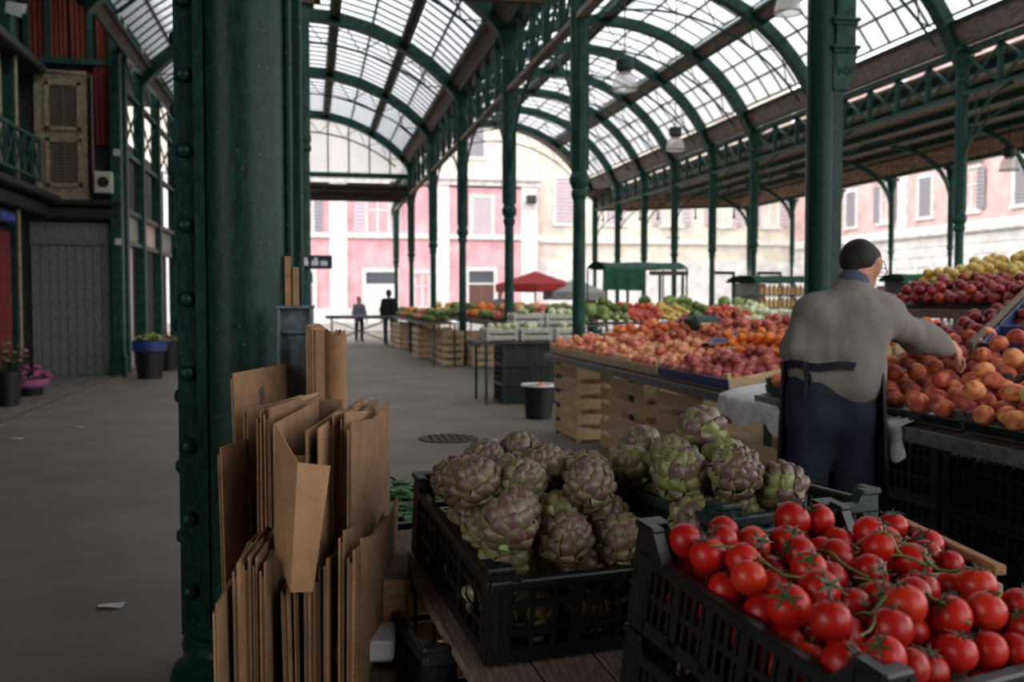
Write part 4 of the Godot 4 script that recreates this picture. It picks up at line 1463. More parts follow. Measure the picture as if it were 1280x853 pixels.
func make_tomato() -> void:
	tomato_mesh = ball(26, 18, func(u: Vector3, th: float, ph: float) -> float: return (0.93 + 0.07 * u.y * u.y * 0.0 + 0.07 * sin(th)) * (1.0 - 0.13 * exp(-pow(th / 0.3, 2))) * (1.0 + 0.012 * cos(ph * 5.0) * exp(-pow(th / 0.9, 2))), func(_u, _t, _p) -> Color: return Color(1, 1, 1))
	var m := MB.new()
	for i in 6:
		var a := TAU * i / 6 + 0.2 * sin(i * 2.7)
		var dir := Vector3(cos(a), 0, sin(a))
		var side := Vector3(-sin(a), 0, cos(a))
		var pr := Vector3(0, 0.845, 0)
		var prev := [pr - side * 0.06, pr + side * 0.06]
		for k in 4:
			var q: float = [0.22, 0.45, 0.66, 0.82][k]
			var y: float = [0.9, 0.95, 0.9, 0.93 + 0.12 * (i % 2)][k] - 0.02
			var w: float = [0.085, 0.07, 0.045, 0.008][k]
			var cur := [dir * q - side * w + Vector3(0, y, 0), dir * q + side * w + Vector3(0, y, 0)]
			m.quad(prev[0], prev[1], cur[1], cur[0])
			m.quad(prev[0] - Vector3(0, 0.03, 0), cur[0] - Vector3(0, 0.03, 0), cur[1] - Vector3(0, 0.03, 0), prev[1] - Vector3(0, 0.03, 0))
			prev = cur
	m.tube([Vector3(0, 0.83, 0), Vector3(0.02, 1.0, 0.01), Vector3(0.08, 1.14, 0.03)], [0.075, 0.06, 0.075], 6)
	calyx_mesh = m.mesh()

var bracts := []
func make_bracts() -> void:
	nz.seed = 9
	for va in 6:
		var m := MB.new()
		var purple: float = [0.25, 0.5, 0.75, 0.95, 1.15, 0.12][va]
		var rows := []
		var cols := []
		var nr := 6
		for i in nr:
			var t := i / float(nr - 1)
			var w: float = [0.42, 0.5, 0.53, 0.48, 0.34, 0.05][i]
			var r := []
			var c := []
			for j in 5:
				var s := (j - 2) / 2.0
				r.append(Vector3(s * w, t * 1.05 - 0.05, 0.3 * sin(t * 2.2) - 0.27 * s * s * (1.0 - 0.3 * t) - (0.1 * (t - 0.8) / 0.2 if t > 0.8 else 0.0)))
				var g := Color(0.48, 0.51, 0.29).lerp(Color(0.42, 0.45, 0.23), t)
				var p := Color(0.36, 0.24, 0.26)
				var q: float = clampf(purple * 1.15 * (1.0 - 0.55 * absf(s)) * (0.35 + 0.9 * t) + 0.25 * nz.get_noise_3d(s * 2 + va, t * 3, va * 4.0), 0, 0.95)
				var cc := g.lerp(p, q)
				if absf(s) > 0.9: cc = cc.lerp(Color(0.44, 0.44, 0.26), 0.35)
				c.append(cc.srgb_to_linear())
			rows.append(r)
			cols.append(c)
		var nn := []
		for i in nr:
			var r := []
			for j in 5:
				var du: Vector3 = rows[i][mini(j + 1, 4)] - rows[i][maxi(j - 1, 0)]
				var dv: Vector3 = rows[mini(i + 1, nr - 1)][j] - rows[maxi(i - 1, 0)][j]
				r.append(du.cross(dv).normalized())
			nn.append(r)
		for i in nr - 1:
			for j in 4:
				for q in [[[i, j], [i, j + 1], [i + 1, j + 1]], [[i, j], [i + 1, j + 1], [i + 1, j]]]:
					for e in [0, 2, 1]:
						m.v.append(rows[q[e][0]][q[e][1]]); m.n.append(nn[q[e][0]][q[e][1]]); m.c.append(cols[q[e][0]][q[e][1]])
		# thickness along the rim
		m.col = lin(0.38, 0.37, 0.22)
		for i in nr - 1:
			for j in [0, 4]:
				var a: Vector3 = rows[i][j]
				var b: Vector3 = rows[i + 1][j]
				var k := Vector3(0, 0, -0.09)
				if j == 0: m.quad(a, b, b + k, a + k)
				else: m.quad(a, a + k, b + k, b)
		bracts.append(m.mesh())

# where the bracts of one artichoke of radius 1 sit
func bract_places(n: int) -> Array:
	var out := []
	for i in n:
		var t := i / float(n - 1)
		var lat := lerpf(-1.05, 1.42, pow(t, 0.92))
		var lon := i * 2.39996
		var w := lerpf(0.92, 0.56, maxf(0, t))
		var u := Vector3(cos(lat) * cos(lon), sin(lat), cos(lat) * sin(lon))
		var p := Vector3(u.x, u.y * 1.02, u.z) * 0.84
		var nrm := u
		var up := Vector3(-sin(lat) * cos(lon), cos(lat), -sin(lat) * sin(lon))
		up = (up + nrm * lerpf(0.2, 0.08, t)).normalized()
		var x := up.cross(nrm).normalized()
		var z := x.cross(up)
		out.append(Transform3D(Basis(x * w, up * w, z * w), p - up * w * 0.45))
	return out

var art_core: ArrayMesh
var art_whole := []

func make_artichokes() -> void:
	var green := lin(0.2, 0.23, 0.12)
	art_core = ball(14, 10, func(_u, _t, _p) -> float: return 0.8, func(_u, _t, _p) -> Color: return green)

func artichoke(X: Transform3D, r: float, tone: int, label: String, group: String, full: bool) -> void:
	var t := thing("artichoke", label, "artichoke", X.origin, X.basis.scaled_local(Vector3.ONE * r), group)
	obj("heart", art_core, M.bract, t)
	var m := MB.new()
	m.col = lin(0.5, 0.56, 0.34)
	m.tube([Vector3(0, -1.04, 0), Vector3(0, -0.7, 0)], [0.2, 0.26], 8)
	obj("stem", m, M.bract, t)
	var n := 40 if full else 26
	var places := bract_places(n)
	for i in n:
		var k := clampi(tone + (rng.randi() % 3) - 1, 0, 5)
		if tone == 0: k = [0, 5, 1][rng.randi() % 3]
		var o := obj("bract", bracts[k], M.bract, t)
		o.transform = places[i] * Transform3D(Basis(Vector3(0, 1, 0), rng.randf_range(-0.08, 0.08)) * Basis(Vector3(1, 0, 0), rng.randf_range(-0.05, 0.1)), Vector3.ZERO)

func leafy(m: MB, p: Vector3, r: float, n: int) -> void:
	for i in n:
		var a := rng.randf() * TAU
		var dir := Vector3(cos(a), rng.randf_range(0.0, 0.7), sin(a)).normalized()
		var side := dir.cross(Vector3.UP).normalized()
		var l := r * rng.randf_range(0.7, 1.3)
		var w := l * rng.randf_range(0.14, 0.26)
		var q := p + Vector3(rng.randf_range(-r, r), rng.randf_range(0, 0.3 * r), rng.randf_range(-r, r)) * 0.5
		var rows := []
		for k in 5:
			var s := k / 4.0
			var c := q + dir * l * s + Vector3(0, -0.35 * l * s * s, 0)
			var ww := w * sin(PI * (0.12 + 0.85 * s))
			rows.append([c - side * ww + Vector3(0, 0.25 * ww, 0), c, c + side * ww + Vector3(0, 0.25 * ww, 0)])
		m.grid(rows)

# ---------------------------------------------------------------- the front stall
func front_stall() -> void:
	rng.seed = 77
	var A := V(0.353, 0.856, 1.886)
	var B := V(0.262, 0.952, 2.482)
	var ed := (B - A).normalized()
	var ex := V(0.989, 0, 0.149).normalized()
	var up := ex.cross(-ed).normalized() * -1.0
	if up.y < 0: up = -up
	var bas := Basis(ex, up, -ed)
	# sloping board under the crates
	var t := thing("stall_board", "worn sloping wooden board carrying the crates of artichokes and tomatoes", "board", A + ed * 0.3 - up * 0.235, bas)
	for i in 7:
		var m := MB.new()
		m.cbox(Transform3D(Basis(), Vector3(-0.04 + 0.145 * (i + 0.5), 0.0, 0.28)), Vector3(0.142, 0.022, 1.5), 0.004)
		obj("plank", m, M.board_wood, t)
	var H := 0.215
	var W := 0.4
	var L := 0.605
	var X1 := Transform3D(bas, A + ex * W / 2 + ed * L / 2 - up * H)
	plastic_crate("black plastic crate heaped with purple-green artichokes", X1, W, H, L, M.plastic_black, 0.03, false)
	# green crate behind and beside it, standing level
	var eg := Vector3(-0.22, 0, -0.975).normalized()
	var xg := Vector3(0.975, 0, -0.22).normalized()
	var bg := Basis(xg, Vector3.UP, -eg)
	var X2 := Transform3D(bg, V(1.118, 0.75, 2.52) - xg * 0.215 - eg * 0.3)
	plastic_crate("dark green plastic crate of artichokes behind the tomatoes", X2, 0.43, 0.225, 0.6, M.plastic_green, 0.028, true)
	# artichokes
	var lab1 := "purple-green artichoke heaped in the black plastic crate"
	var h := heap(140, 0.2, 0.295, 0.049, 0.059, 0.012, 0.045, 0.345)
	for q in h:
		var full: bool = q[0].y > 0.11
		var e := Basis(Vector3.UP, rng.randf() * TAU) * Basis(Vector3(1, 0, 0), rng.randf_range(-0.9, 0.9)) * Basis(Vector3(0, 0, 1), rng.randf_range(-0.7, 0.7))
		artichoke(X1 * Transform3D(e, q[0]), q[1] * 1.04, [2, 1, 3, 2, 1, 3, 2][rng.randi() % 7], lab1, "artichokes in the black crate", full)
	var lab2 := "artichoke piled high in the dark green plastic crate"
	h = heap(120, 0.15, 0.29, 0.05, 0.058, 0.03, 0.08, 0.345)
	for q in h:
		var full: bool = q[0].y > 0.14
		var e := Basis(Vector3.UP, rng.randf() * TAU) * Basis(Vector3(1, 0, 0), rng.randf_range(-0.9, 0.9)) * Basis(Vector3(0, 0, 1), rng.randf_range(-0.7, 0.7))
		artichoke(X2 * Transform3D(e, q[0] + Vector3(-0.1, 0, 0.0)), q[1] * 1.04, [0, 1, 0, 4, 1, 3, 4][rng.randi() % 7], lab2, "artichokes in the green crate", full)
	# tomatoes
	var T0 := V(0.585, 0.999, 1.649)
	var T1 := V(0.734, 0.909, 1.133)
	var td := (T0 - T1).normalized()
	var tx := V(0.968, -0.02, 0.25)
	tx = (tx - td * tx.dot(td)).normalized()
	var tu := (-td).cross(tx).normalized()
	if tu.y < 0: tu = -tu
	var bt := Basis(tx, tu, -td)
	var Wt := 0.476
	var Lt := 0.56
	var Ht := 0.2
	var X3 := Transform3D(bt, T0 + tx * Wt / 2 - td * Lt / 2 - tu * Ht)
	plastic_crate("black plastic crate brimming with red tomatoes on the vine", X3, Wt, Ht, Lt, M.plastic_black, 0.05, true)
	plastic_crate("lower black plastic crate stacked under the crate of tomatoes", Transform3D(bt, X3.origin - tu * 0.205), Wt, 0.2, Lt, M.plastic_black, 0.03, true)
	var labt := "ripe red tomato with green calyx in the black plastic crate"
	var ht := heap(260, Wt / 2 - 0.012, Lt / 2 - 0.012, 0.027, 0.0345, 0.03, 0.0, 0.208)
	for q in ht:
		var e := Basis(Vector3.UP, rng.randf() * TAU) * Basis(Vector3(1, 0, 0), rng.randf_range(-1.1, 1.1)) * Basis(Vector3(0, 0, 1), rng.randf_range(-0.8, 0.8))
		tomato(X3 * Transform3D(e, q[0]), q[1] * 1.02, labt, "tomatoes in the black crate")
	# wooden box beside it
	var rb := Basis(Vector3.UP, -0.135)
	var XB := Transform3D(rb, V(1.262, 0.905, 1.742))
	var bx := thing("wooden_box", "open wooden box with a pale top rail beside the tomato crate", "box", XB.origin, rb)
	var m := MB.new()
	m.cbox(Transform3D(Basis(), Vector3(0, 0, 0.02)), Vector3(0.024, 0.02, 0.42), 0.003)
	obj("top_rail", m, M.rail_wood, bx)
	m = MB.new()
	m.cbox(Transform3D(Basis(), Vector3(0.0, -0.075, 0.02)), Vector3(0.012, 0.1, 0.42), 0.002)
	obj("side_board", m, M.crate_wood_dark, bx)
	m = MB.new()
	m.cbox(Transform3D(Basis(), Vector3(-0.14, -0.06, -0.18)), Vector3(0.27, 0.11, 0.012), 0.002)
	obj("end_board", m, M.crate_wood_dark, bx)
	m = MB.new()
	m.cbox(Transform3D(Basis(), Vector3(-0.1, -0.06, 0.22)), Vector3(0.19, 0.11, 0.012), 0.002)
	obj("end_board", m, M.crate_wood_dark, bx)
	m = MB.new()
	m.at(-0.1, -0.125, 0.02, 0.2, 0.01, 0.4)
	obj("bottom", m, M.crate_wood_dark, bx)
	for z in [-0.17, 0.21]:
		m = MB.new()
		m.cbox(Transform3D(Basis(), Vector3(-0.02, -0.06, z)), Vector3(0.028, 0.12, 0.028), 0.003)
		obj("corner_block", m, M.rail_wood, bx)
	var hb := heap(70, 0.1, 0.2, 0.027, 0.034, -0.115, 0.015, 0.015)
	for q in hb:
		var e := Basis(Vector3.UP, rng.randf() * TAU) * Basis(Vector3(1, 0, 0), rng.randf_range(-1.1, 1.1))
		tomato(XB * Transform3D(e, q[0] + Vector3(-0.105, 0, 0.02)), q[1], "ripe red tomato in the wooden box with the pale rail", "tomatoes in the wooden box")
	# vines lying over the tomatoes
	for e in [[[-0.2, -0.14], [-0.06, 0.1]], [[0.02, -0.12], [0.03, 0.02]], [[0.0, 0.0], [0.05, 0.2]], [[0.15, -0.08], [0.2, 0.12]], [[-0.02, 0.03], [0.08, 0.1]], [[-0.16, 0.16], [-0.06, 0.13]], [[0.1, -0.1], [0.18, 0.02]]]:
		var pts := []
		for i in 9:
			var s := i / 8.0
			var x: float = lerpf(e[0][0], e[1][0], s) + 0.012 * sin(s * 6.0)
			var z: float = lerpf(e[0][1], e[1][1], s) + 0.01 * sin(s * 5.0 + 1.0)
			pts.append(Vector3(x, maxf(top_at(ht, x, z), 0.185), z))
		for i in range(1, 8): pts[i] = Vector3(pts[i].x, (pts[i].y * 2.0 + pts[i - 1].y + pts[i + 1].y) * 0.25 + 0.002, pts[i].z)
		var v := thing("tomato_vine", "green vine stalk lying across the red tomatoes", "vine", X3.origin, X3.basis, "vine stalks on the tomatoes")
		m = MB.new()
		m.tube(pts, [0.0022, 0.0024, 0.0026, 0.0028, 0.0028, 0.0028, 0.0027, 0.0027, 0.0036], 7)
		obj("stalk", m, M.vine, v)
		for i in [2, 4, 6]:
			m = MB.new()
			var d := Vector3(rng.randf_range(-1, 1), -0.4, rng.randf_range(-1, 1)).normalized()
			m.tube([pts[i], pts[i] + d * 0.014 + Vector3(0, 0.004, 0), pts[i] + d * 0.026], [0.0025, 0.0025, 0.002], 5)
			obj("side_shoot", m, M.vine, v)
	# crates that hold the board up
	var k := 0
	for e in [[0.47, 1.72], [0.93, 1.72], [0.41, 2.32], [0.87, 2.32]]:
		var X := Transform3D(Basis(Vector3.UP, 0.13), V(e[0], 0, e[1]))
		for j in 2:
			var hh := 0.285 if e[1] < 2 else 0.325
			plastic_crate(["black plastic crate standing on the floor under the sloping board", "black plastic crate on another one just under the sloping board"][j], Transform3D(X.basis, X.origin + Vector3(0, j * (hh + 0.003), 0)), 0.42, hh, 0.54, M.plastic_black, 0.02, false, "crates that carry the sloping board")
		k += 1
	# beans and planks in the gap beside the cardboard
	t = plastic_crate("black crate of loose green leaves in the gap behind the cardboard", Transform3D(Basis(Vector3.UP, 0.1), V(0.21, 0.565, 3.02)), 0.5, 0.2, 0.62, M.plastic_black, 0.0, true)
	m = MB.new()
	for i in 260: leafy(m, V(rng.randf_range(0.0, 0.4), 0.735 + rng.randf_range(0, 0.05), rng.randf_range(2.76, 3.28)), 0.085, 1)
	tag(obj("green_leaves", m, M.leaf), "loose long green leaves filling the black crate behind the cardboard", "leaves", "", "stuff")
	for j in 3:
		var o := copy(box_proto, "wooden_crate", Transform3D(Basis(Vector3.UP, 0.1), V(0.21, 0.0 + j * 0.188, 3.02)), "rough wooden crate standing under the crate of green leaves", "crates under the green leaves")
	t = thing("plank_box", "rough wooden box with a scuffed plank lid beside the cardboard", "box", V(0.16, 0, 2.62), Basis(Vector3.UP, -0.12))
	for e in [[Vector3(0, 0.36, 0.26), Vector3(0.19, 0.7, 0.02)], [Vector3(-0.095, 0.36, 0.0), Vector3(0.02, 0.72, 0.5)], [Vector3(0.095, 0.36, 0.0), Vector3(0.02, 0.72, 0.5)]]:
		m = MB.new()
		m.cbox(Transform3D(Basis(), e[0]), e[1], 0.004)
		obj("side", m, M.crate_wood_dark, t)
	m = MB.new()
	m.cbox(Transform3D(Basis(Vector3(1, 0, 0), 0.05), Vector3(0, 0.73, 0.0)), Vector3(0.21, 0.022, 0.52), 0.004)
	obj("lid", m, M.board_wood, t)
	t = thing("paper_parcel", "white paper parcel on a dark box beside the cardboard", "parcel", V(0.12, 0.56, 2.26), Basis(Vector3.UP, -0.12))
	m = MB.new()
	m.cbox(Transform3D(Basis(), Vector3(0, 0.03, 0)), Vector3(0.14, 0.05, 0.14), 0.008)
	obj("parcel", m, M.paper_white, t)
	t = thing("dark_box", "dark wooden box standing under the white paper parcel", "box", V(0.12, 0, 2.26), Basis(Vector3.UP, -0.12))
	for y in [0.09, 0.27, 0.45]:
		m = MB.new()
		m.cbox(Transform3D(Basis(), Vector3(0, y + 0.01, 0)), Vector3(0.15, 0.172, 0.15), 0.004)
		obj("board", m, M.table_wood, t)

# ---------------------------------------------------------------- cardboard
func sheet(label: String, x: float, d: float, turn: float, len: float, h: float, lean: float, k: int, flap := 0.0) -> void:
	# stands on the floor; its near edge is at (x, d) and it runs away from us
	var t := thing("cardboard_sheet", label, "cardboard", V(x, 0, d), Basis(Vector3.UP, turn) * Basis(Vector3(0, 0, 1), lean), "flattened cardboard boxes by the riveted pillar")
	var dbl := 0.006 + 0.003 * (k % 3)
	for s in [-1, 1]:
		var m := MB.new()
		var cut := 0.05 * ((k * 7) % 3)
		var poly := PackedVector2Array([Vector2(0, 0), Vector2(len, 0), Vector2(len, h - (cut if s > 0 else 0.02)), Vector2(len * 0.52, h - 0.004 * k), Vector2(0.0, h - (0.0 if s > 0 else 0.018))])
		m.prism(poly, 0.0045, Transform3D(Basis(Vector3(0, 0, -1), Vector3(0, 1, 0), Vector3(1, 0, 0)), Vector3(s * dbl * 0.5, 0, 0)))
		obj("panel", m, M["card_%d" % ((k + (1 if s > 0 else 0)) % 4)], t)
	var e := MB.new()
	e.at(0, h * 0.5 - 0.014, -len * 0.5 + 0.0, dbl - 0.004, h - 0.03, len - 0.006)
	obj("fluted_core", e, M.card_edge, t)
	if label.contains("torn mark"):
		var q := MB.new()
		q.prism(PackedVector2Array([Vector2(0.19, h - 0.07), Vector2(0.235, h - 0.055), Vector2(0.24, h - 0.1), Vector2(0.215, h - 0.13), Vector2(0.212, h - 0.19), Vector2(0.2, h - 0.15), Vector2(0.198, h - 0.1)]), 0.0016, Transform3D(Basis(Vector3(0, 0, -1), Vector3(0, 1, 0), Vector3(1, 0, 0)), Vector3(dbl * 0.5 + 0.0028, 0, 0)))
		obj("torn_patch", q, M.timber_dark, t)
	if flap > 0:
		var m := MB.new()
		m.box(Transform3D(Basis(Vector3(0, 0, 1), 0.25), Vector3(-dbl - 0.02, h - flap * 0.5, -len * 0.5)), Vector3(0.0045, flap, len * 0.96))
		obj("flap", m, M["card_%d" % ((k + 2) % 4)], t)

func cardboard() -> void:
	rng.seed = 31
	var tall := "tall flattened brown cardboard box in the bundle by the riveted pillar"
	var low := "shorter flattened cardboard box in the front of the bundle by the pillar"
	sheet("brown cardboard with a dark torn mark leaning on the riveted pillar", -0.2, 2.98, -0.33, 0.46, 1.18, 0.03, 0)
	sheet("greyish board standing in the cardboard bundle", -0.15, 2.62, -0.27, 0.55, 1.115, 0.02, 4)
	sheet(tall, -0.125, 2.4, -0.23, 0.6, 1.13, 0.0, 1)
	sheet(tall, -0.1, 2.38, -0.22, 0.6, 1.14, 0.005, 2)
	sheet(tall, -0.2, 2.42, -0.22, 0.5, 1.04, 0.02, 3)
	sheet(tall, 0.035, 2.36, -0.2, 0.58, 1.125, -0.01, 5)
	sheet(tall, 0.052, 2.37, -0.19, 0.56, 1.12, -0.012, 2)
	sheet(tall, 0.062, 2.34, -0.24, 0.5, 1.13, -0.012, 7)
	sheet(tall, 0.074, 2.27, -0.27, 0.48, 1.115, -0.012, 6)
	var xs := [-0.185, -0.155, -0.138, -0.122, -0.108, -0.05, -0.034, -0.018, 0.0, 0.018, 0.048, 0.066, 0.084]
	for i in xs.size():
		sheet(low, xs[i] + 0.005, [1.95, 2.02, 2.05, 2.06, 2.05, 2.1, 2.12, 2.1, 2.12, 2.1, 2.1, 2.08, 2.1][i], [-0.12, -0.1, -0.1, -0.09, -0.1, -0.13, -0.14, -0.15, -0.15, -0.15, -0.19, -0.24, -0.26][i], (0.32 + 0.04 * (i % 4) if i < 11 else 0.46), [0.8, 0.86, 0.865, 0.86, 0.85, 0.79, 0.78, 0.8, 0.81, 0.84, 0.9, 0.86, 0.88][i], [0.012, 0.006, 0.004, 0.002, 0.0, 0.02, 0.01, 0.0, -0.004, -0.006, -0.01, -0.012, -0.014][i], i)
	# open box with a folded flap hanging over the front
	var t := thing("open_carton", "open cardboard carton with a big flap folded down over the bundle", "cardboard", V(-0.062, 0, 2.22), Basis(Vector3.UP, -0.2))
	for e in [[Vector3(-0.022, 0.56, -0.26), Vector3(0.005, 1.12, 0.52), 1], [Vector3(0.045, 0.55, -0.28), Vector3(0.005, 1.1, 0.5), 0], [Vector3(0.072, 0.555, -0.28), Vector3(0.005, 1.1, 0.5), 2], [Vector3(0.011, 0.53, -0.05), Vector3(0.066, 1.02, 0.005), 3], [Vector3(0.011, 0.56, -0.52), Vector3(0.07, 1.12, 0.005), 3]]:
		var m := MB.new()
		m.cbox(Transform3D(Basis(), e[0]), e[1], 0.0012)
		obj("panel", m, M["card_%d" % e[2]], t)
	var m := MB.new()
	var inv := t.transform.affine_inverse()
	# creased flap: two faces that meet along a fold
	var a := inv * V(-0.079, 1.123, 2.2)
	var b := inv * V(-0.03, 1.05, 2.1)
	var c := inv * V(0.04, 1.03, 2.16)
	var d := inv * V(0.0, 0.782, 2.05)
	var f := inv * V(-0.045, 0.79, 2.03)
	var g := inv * V(-0.08, 0.85, 2.13)
	var th := Vector3(0.0, 0.0, -0.006)
	m.quad(a, g, f, b); m.quad(a + th, b + th, f + th, g + th); m.quad(a, b, b + th, a + th); m.quad(g, a, a + th, g + th)
	obj("flap", m, M.card_0, t)
	m = MB.new()
	m.quad(b, f, d, c); m.quad(b + th, c + th, d + th, f + th); m.quad(b, c, c + th, b + th); m.quad(c, d, d + th, c + th); m.quad(f, d, d + th, f + th)
	obj("flap_face", m, M.card_2, t)
	# rolled cardboard and boards behind
	t = thing("cardboard_roll", "roll of brown corrugated card standing behind the bundle", "cardboard", V(0.075, 0, 3.3))
	var prof := []
	for i in 30:
		var an := i * 0.36
		var r := 0.045 - 0.0008 * i
		prof.append(Vector2(cos(an) * r, sin(an) * r))
	m = MB.new()
	for y in [[0.0, 1.27], [0.02, 1.29]]:
		var rows := [[], []]
		for i in 30:
			var wob := 0.012 * sin(i * 1.3)
			rows[0].append(Vector3(prof[i].x * (1.0 if y[0] == 0.0 else 0.93), 0, prof[i].y * (1.0 if y[0] == 0.0 else 0.93)))
			rows[1].append(Vector3(prof[i].x * (1.0 if y[0] == 0.0 else 0.93), y[1] + wob, prof[i].y * (1.0 if y[0] == 0.0 else 0.93)))
		m.grid(rows, false, y[0] > 0.0)
	obj("wrap", m, M.card_0, t)
	t = thing("cardboard_slab", "narrow thick slab of layered cardboard beside the roll", "cardboard", V(0.0, 0, 3.22), Basis(Vector3.UP, -0.3))
	for i in 4:
		m = MB.new()
		m.cbox(Transform3D(Basis(), Vector3(i * 0.009, 0.66 - 0.003 * i, -0.03)), Vector3(0.0075, 1.32 - 0.006 * i, 0.14), 0.001)
		obj("layer", m, M["card_%d" % (i % 4)], t)
	t = thing("grey_crate", "upended grey plastic crate behind the cardboard", "crate", V(-0.05, 0, 3.43), Basis(Vector3.UP, -0.1))
	for e in [[Vector3(0, 0.69, 0), Vector3(0.12, 1.38, 0.012)], [Vector3(-0.055, 0.69, 0.02), Vector3(0.012, 1.38, 0.05)], [Vector3(0.055, 0.69, 0.02), Vector3(0.012, 1.38, 0.05)], [Vector3(0, 1.375, 0.02), Vector3(0.13, 0.012, 0.055)], [Vector3(0, 1.29, 0.012), Vector3(0.12, 0.015, 0.03)]]:
		m = MB.new()
		m.cbox(Transform3D(Basis(), e[0]), e[1], 0.003)
		obj("ribbed_side", m, M.plastic_grey, t)
	t = thing("card_strips", "two narrow cardboard strips standing against the riveted pillar", "cardboard", V(-0.07, 0, 3.62))
	for i in 2:
		m = MB.new()
		m.cbox(Transform3D(Basis(Vector3.UP, 0.3), Vector3(-0.01 + 0.028 * i, 0.78 - 0.02 * i, 0)), Vector3(0.024, 1.56 - 0.04 * i, 0.008), 0.001)
		obj("strip", m, M["card_%d" % i], t)

var box_proto: Node3D
var slat_proto: Node3D
var slat_small: Node3D
# ---------------------------------------------------------------- the long fruit table
func slope(x: float, k: float, y0: float) -> float:
	return y0 + (x - 2.45) * k

func table(called: String, label: String, x0: float, x1: float, d0: float, d1: float, y0: float, y1: float, edge: Material) -> void:
	var t := thing(called, label, "table", V((x0 + x1) / 2, 0, (d0 + d1) / 2))
	var w := x1 - x0
	var ang := atan2(y1 - y0, w)
	var n := maxi(3, int(w / 0.3))
	for i in n:
		var m := MB.new()
		m.cbox(Transform3D(), Vector3(w / n / cos(ang) - 0.006, 0.024, d1 - d0), 0.003)
		var o := obj("plank", m, M.table_wood, t)
		o.transform = Transform3D(Basis(Vector3(0, 0, 1), ang), Vector3(-w / 2 + w * (i + 0.5) / n, lerpf(y0, y1, (i + 0.5) / n) - 0.013, 0))
	var e := MB.new()
	e.cbox(Transform3D(Basis(), Vector3(-w / 2 - 0.006, y0 - 0.03, 0)), Vector3(0.022, 0.06, d1 - d0 + 0.02), 0.003)
	obj("edge_rail", e, edge, t)
	var k := maxi(2, int((d1 - d0) / 2.4) + 1)
	for i in k:
		for s in [0.06, 0.94]:
			var m := MB.new()
			m.at(-w / 2 + w * s, lerpf(y0, y1, s) / 2 - 0.02, (d1 - d0) / 2 - 0.1 - (d1 - d0 - 0.2) * i / (k - 1), 0.035, lerpf(y0, y1, s) - 0.04, 0.035)
			obj("leg", m, M.iron_green, t)

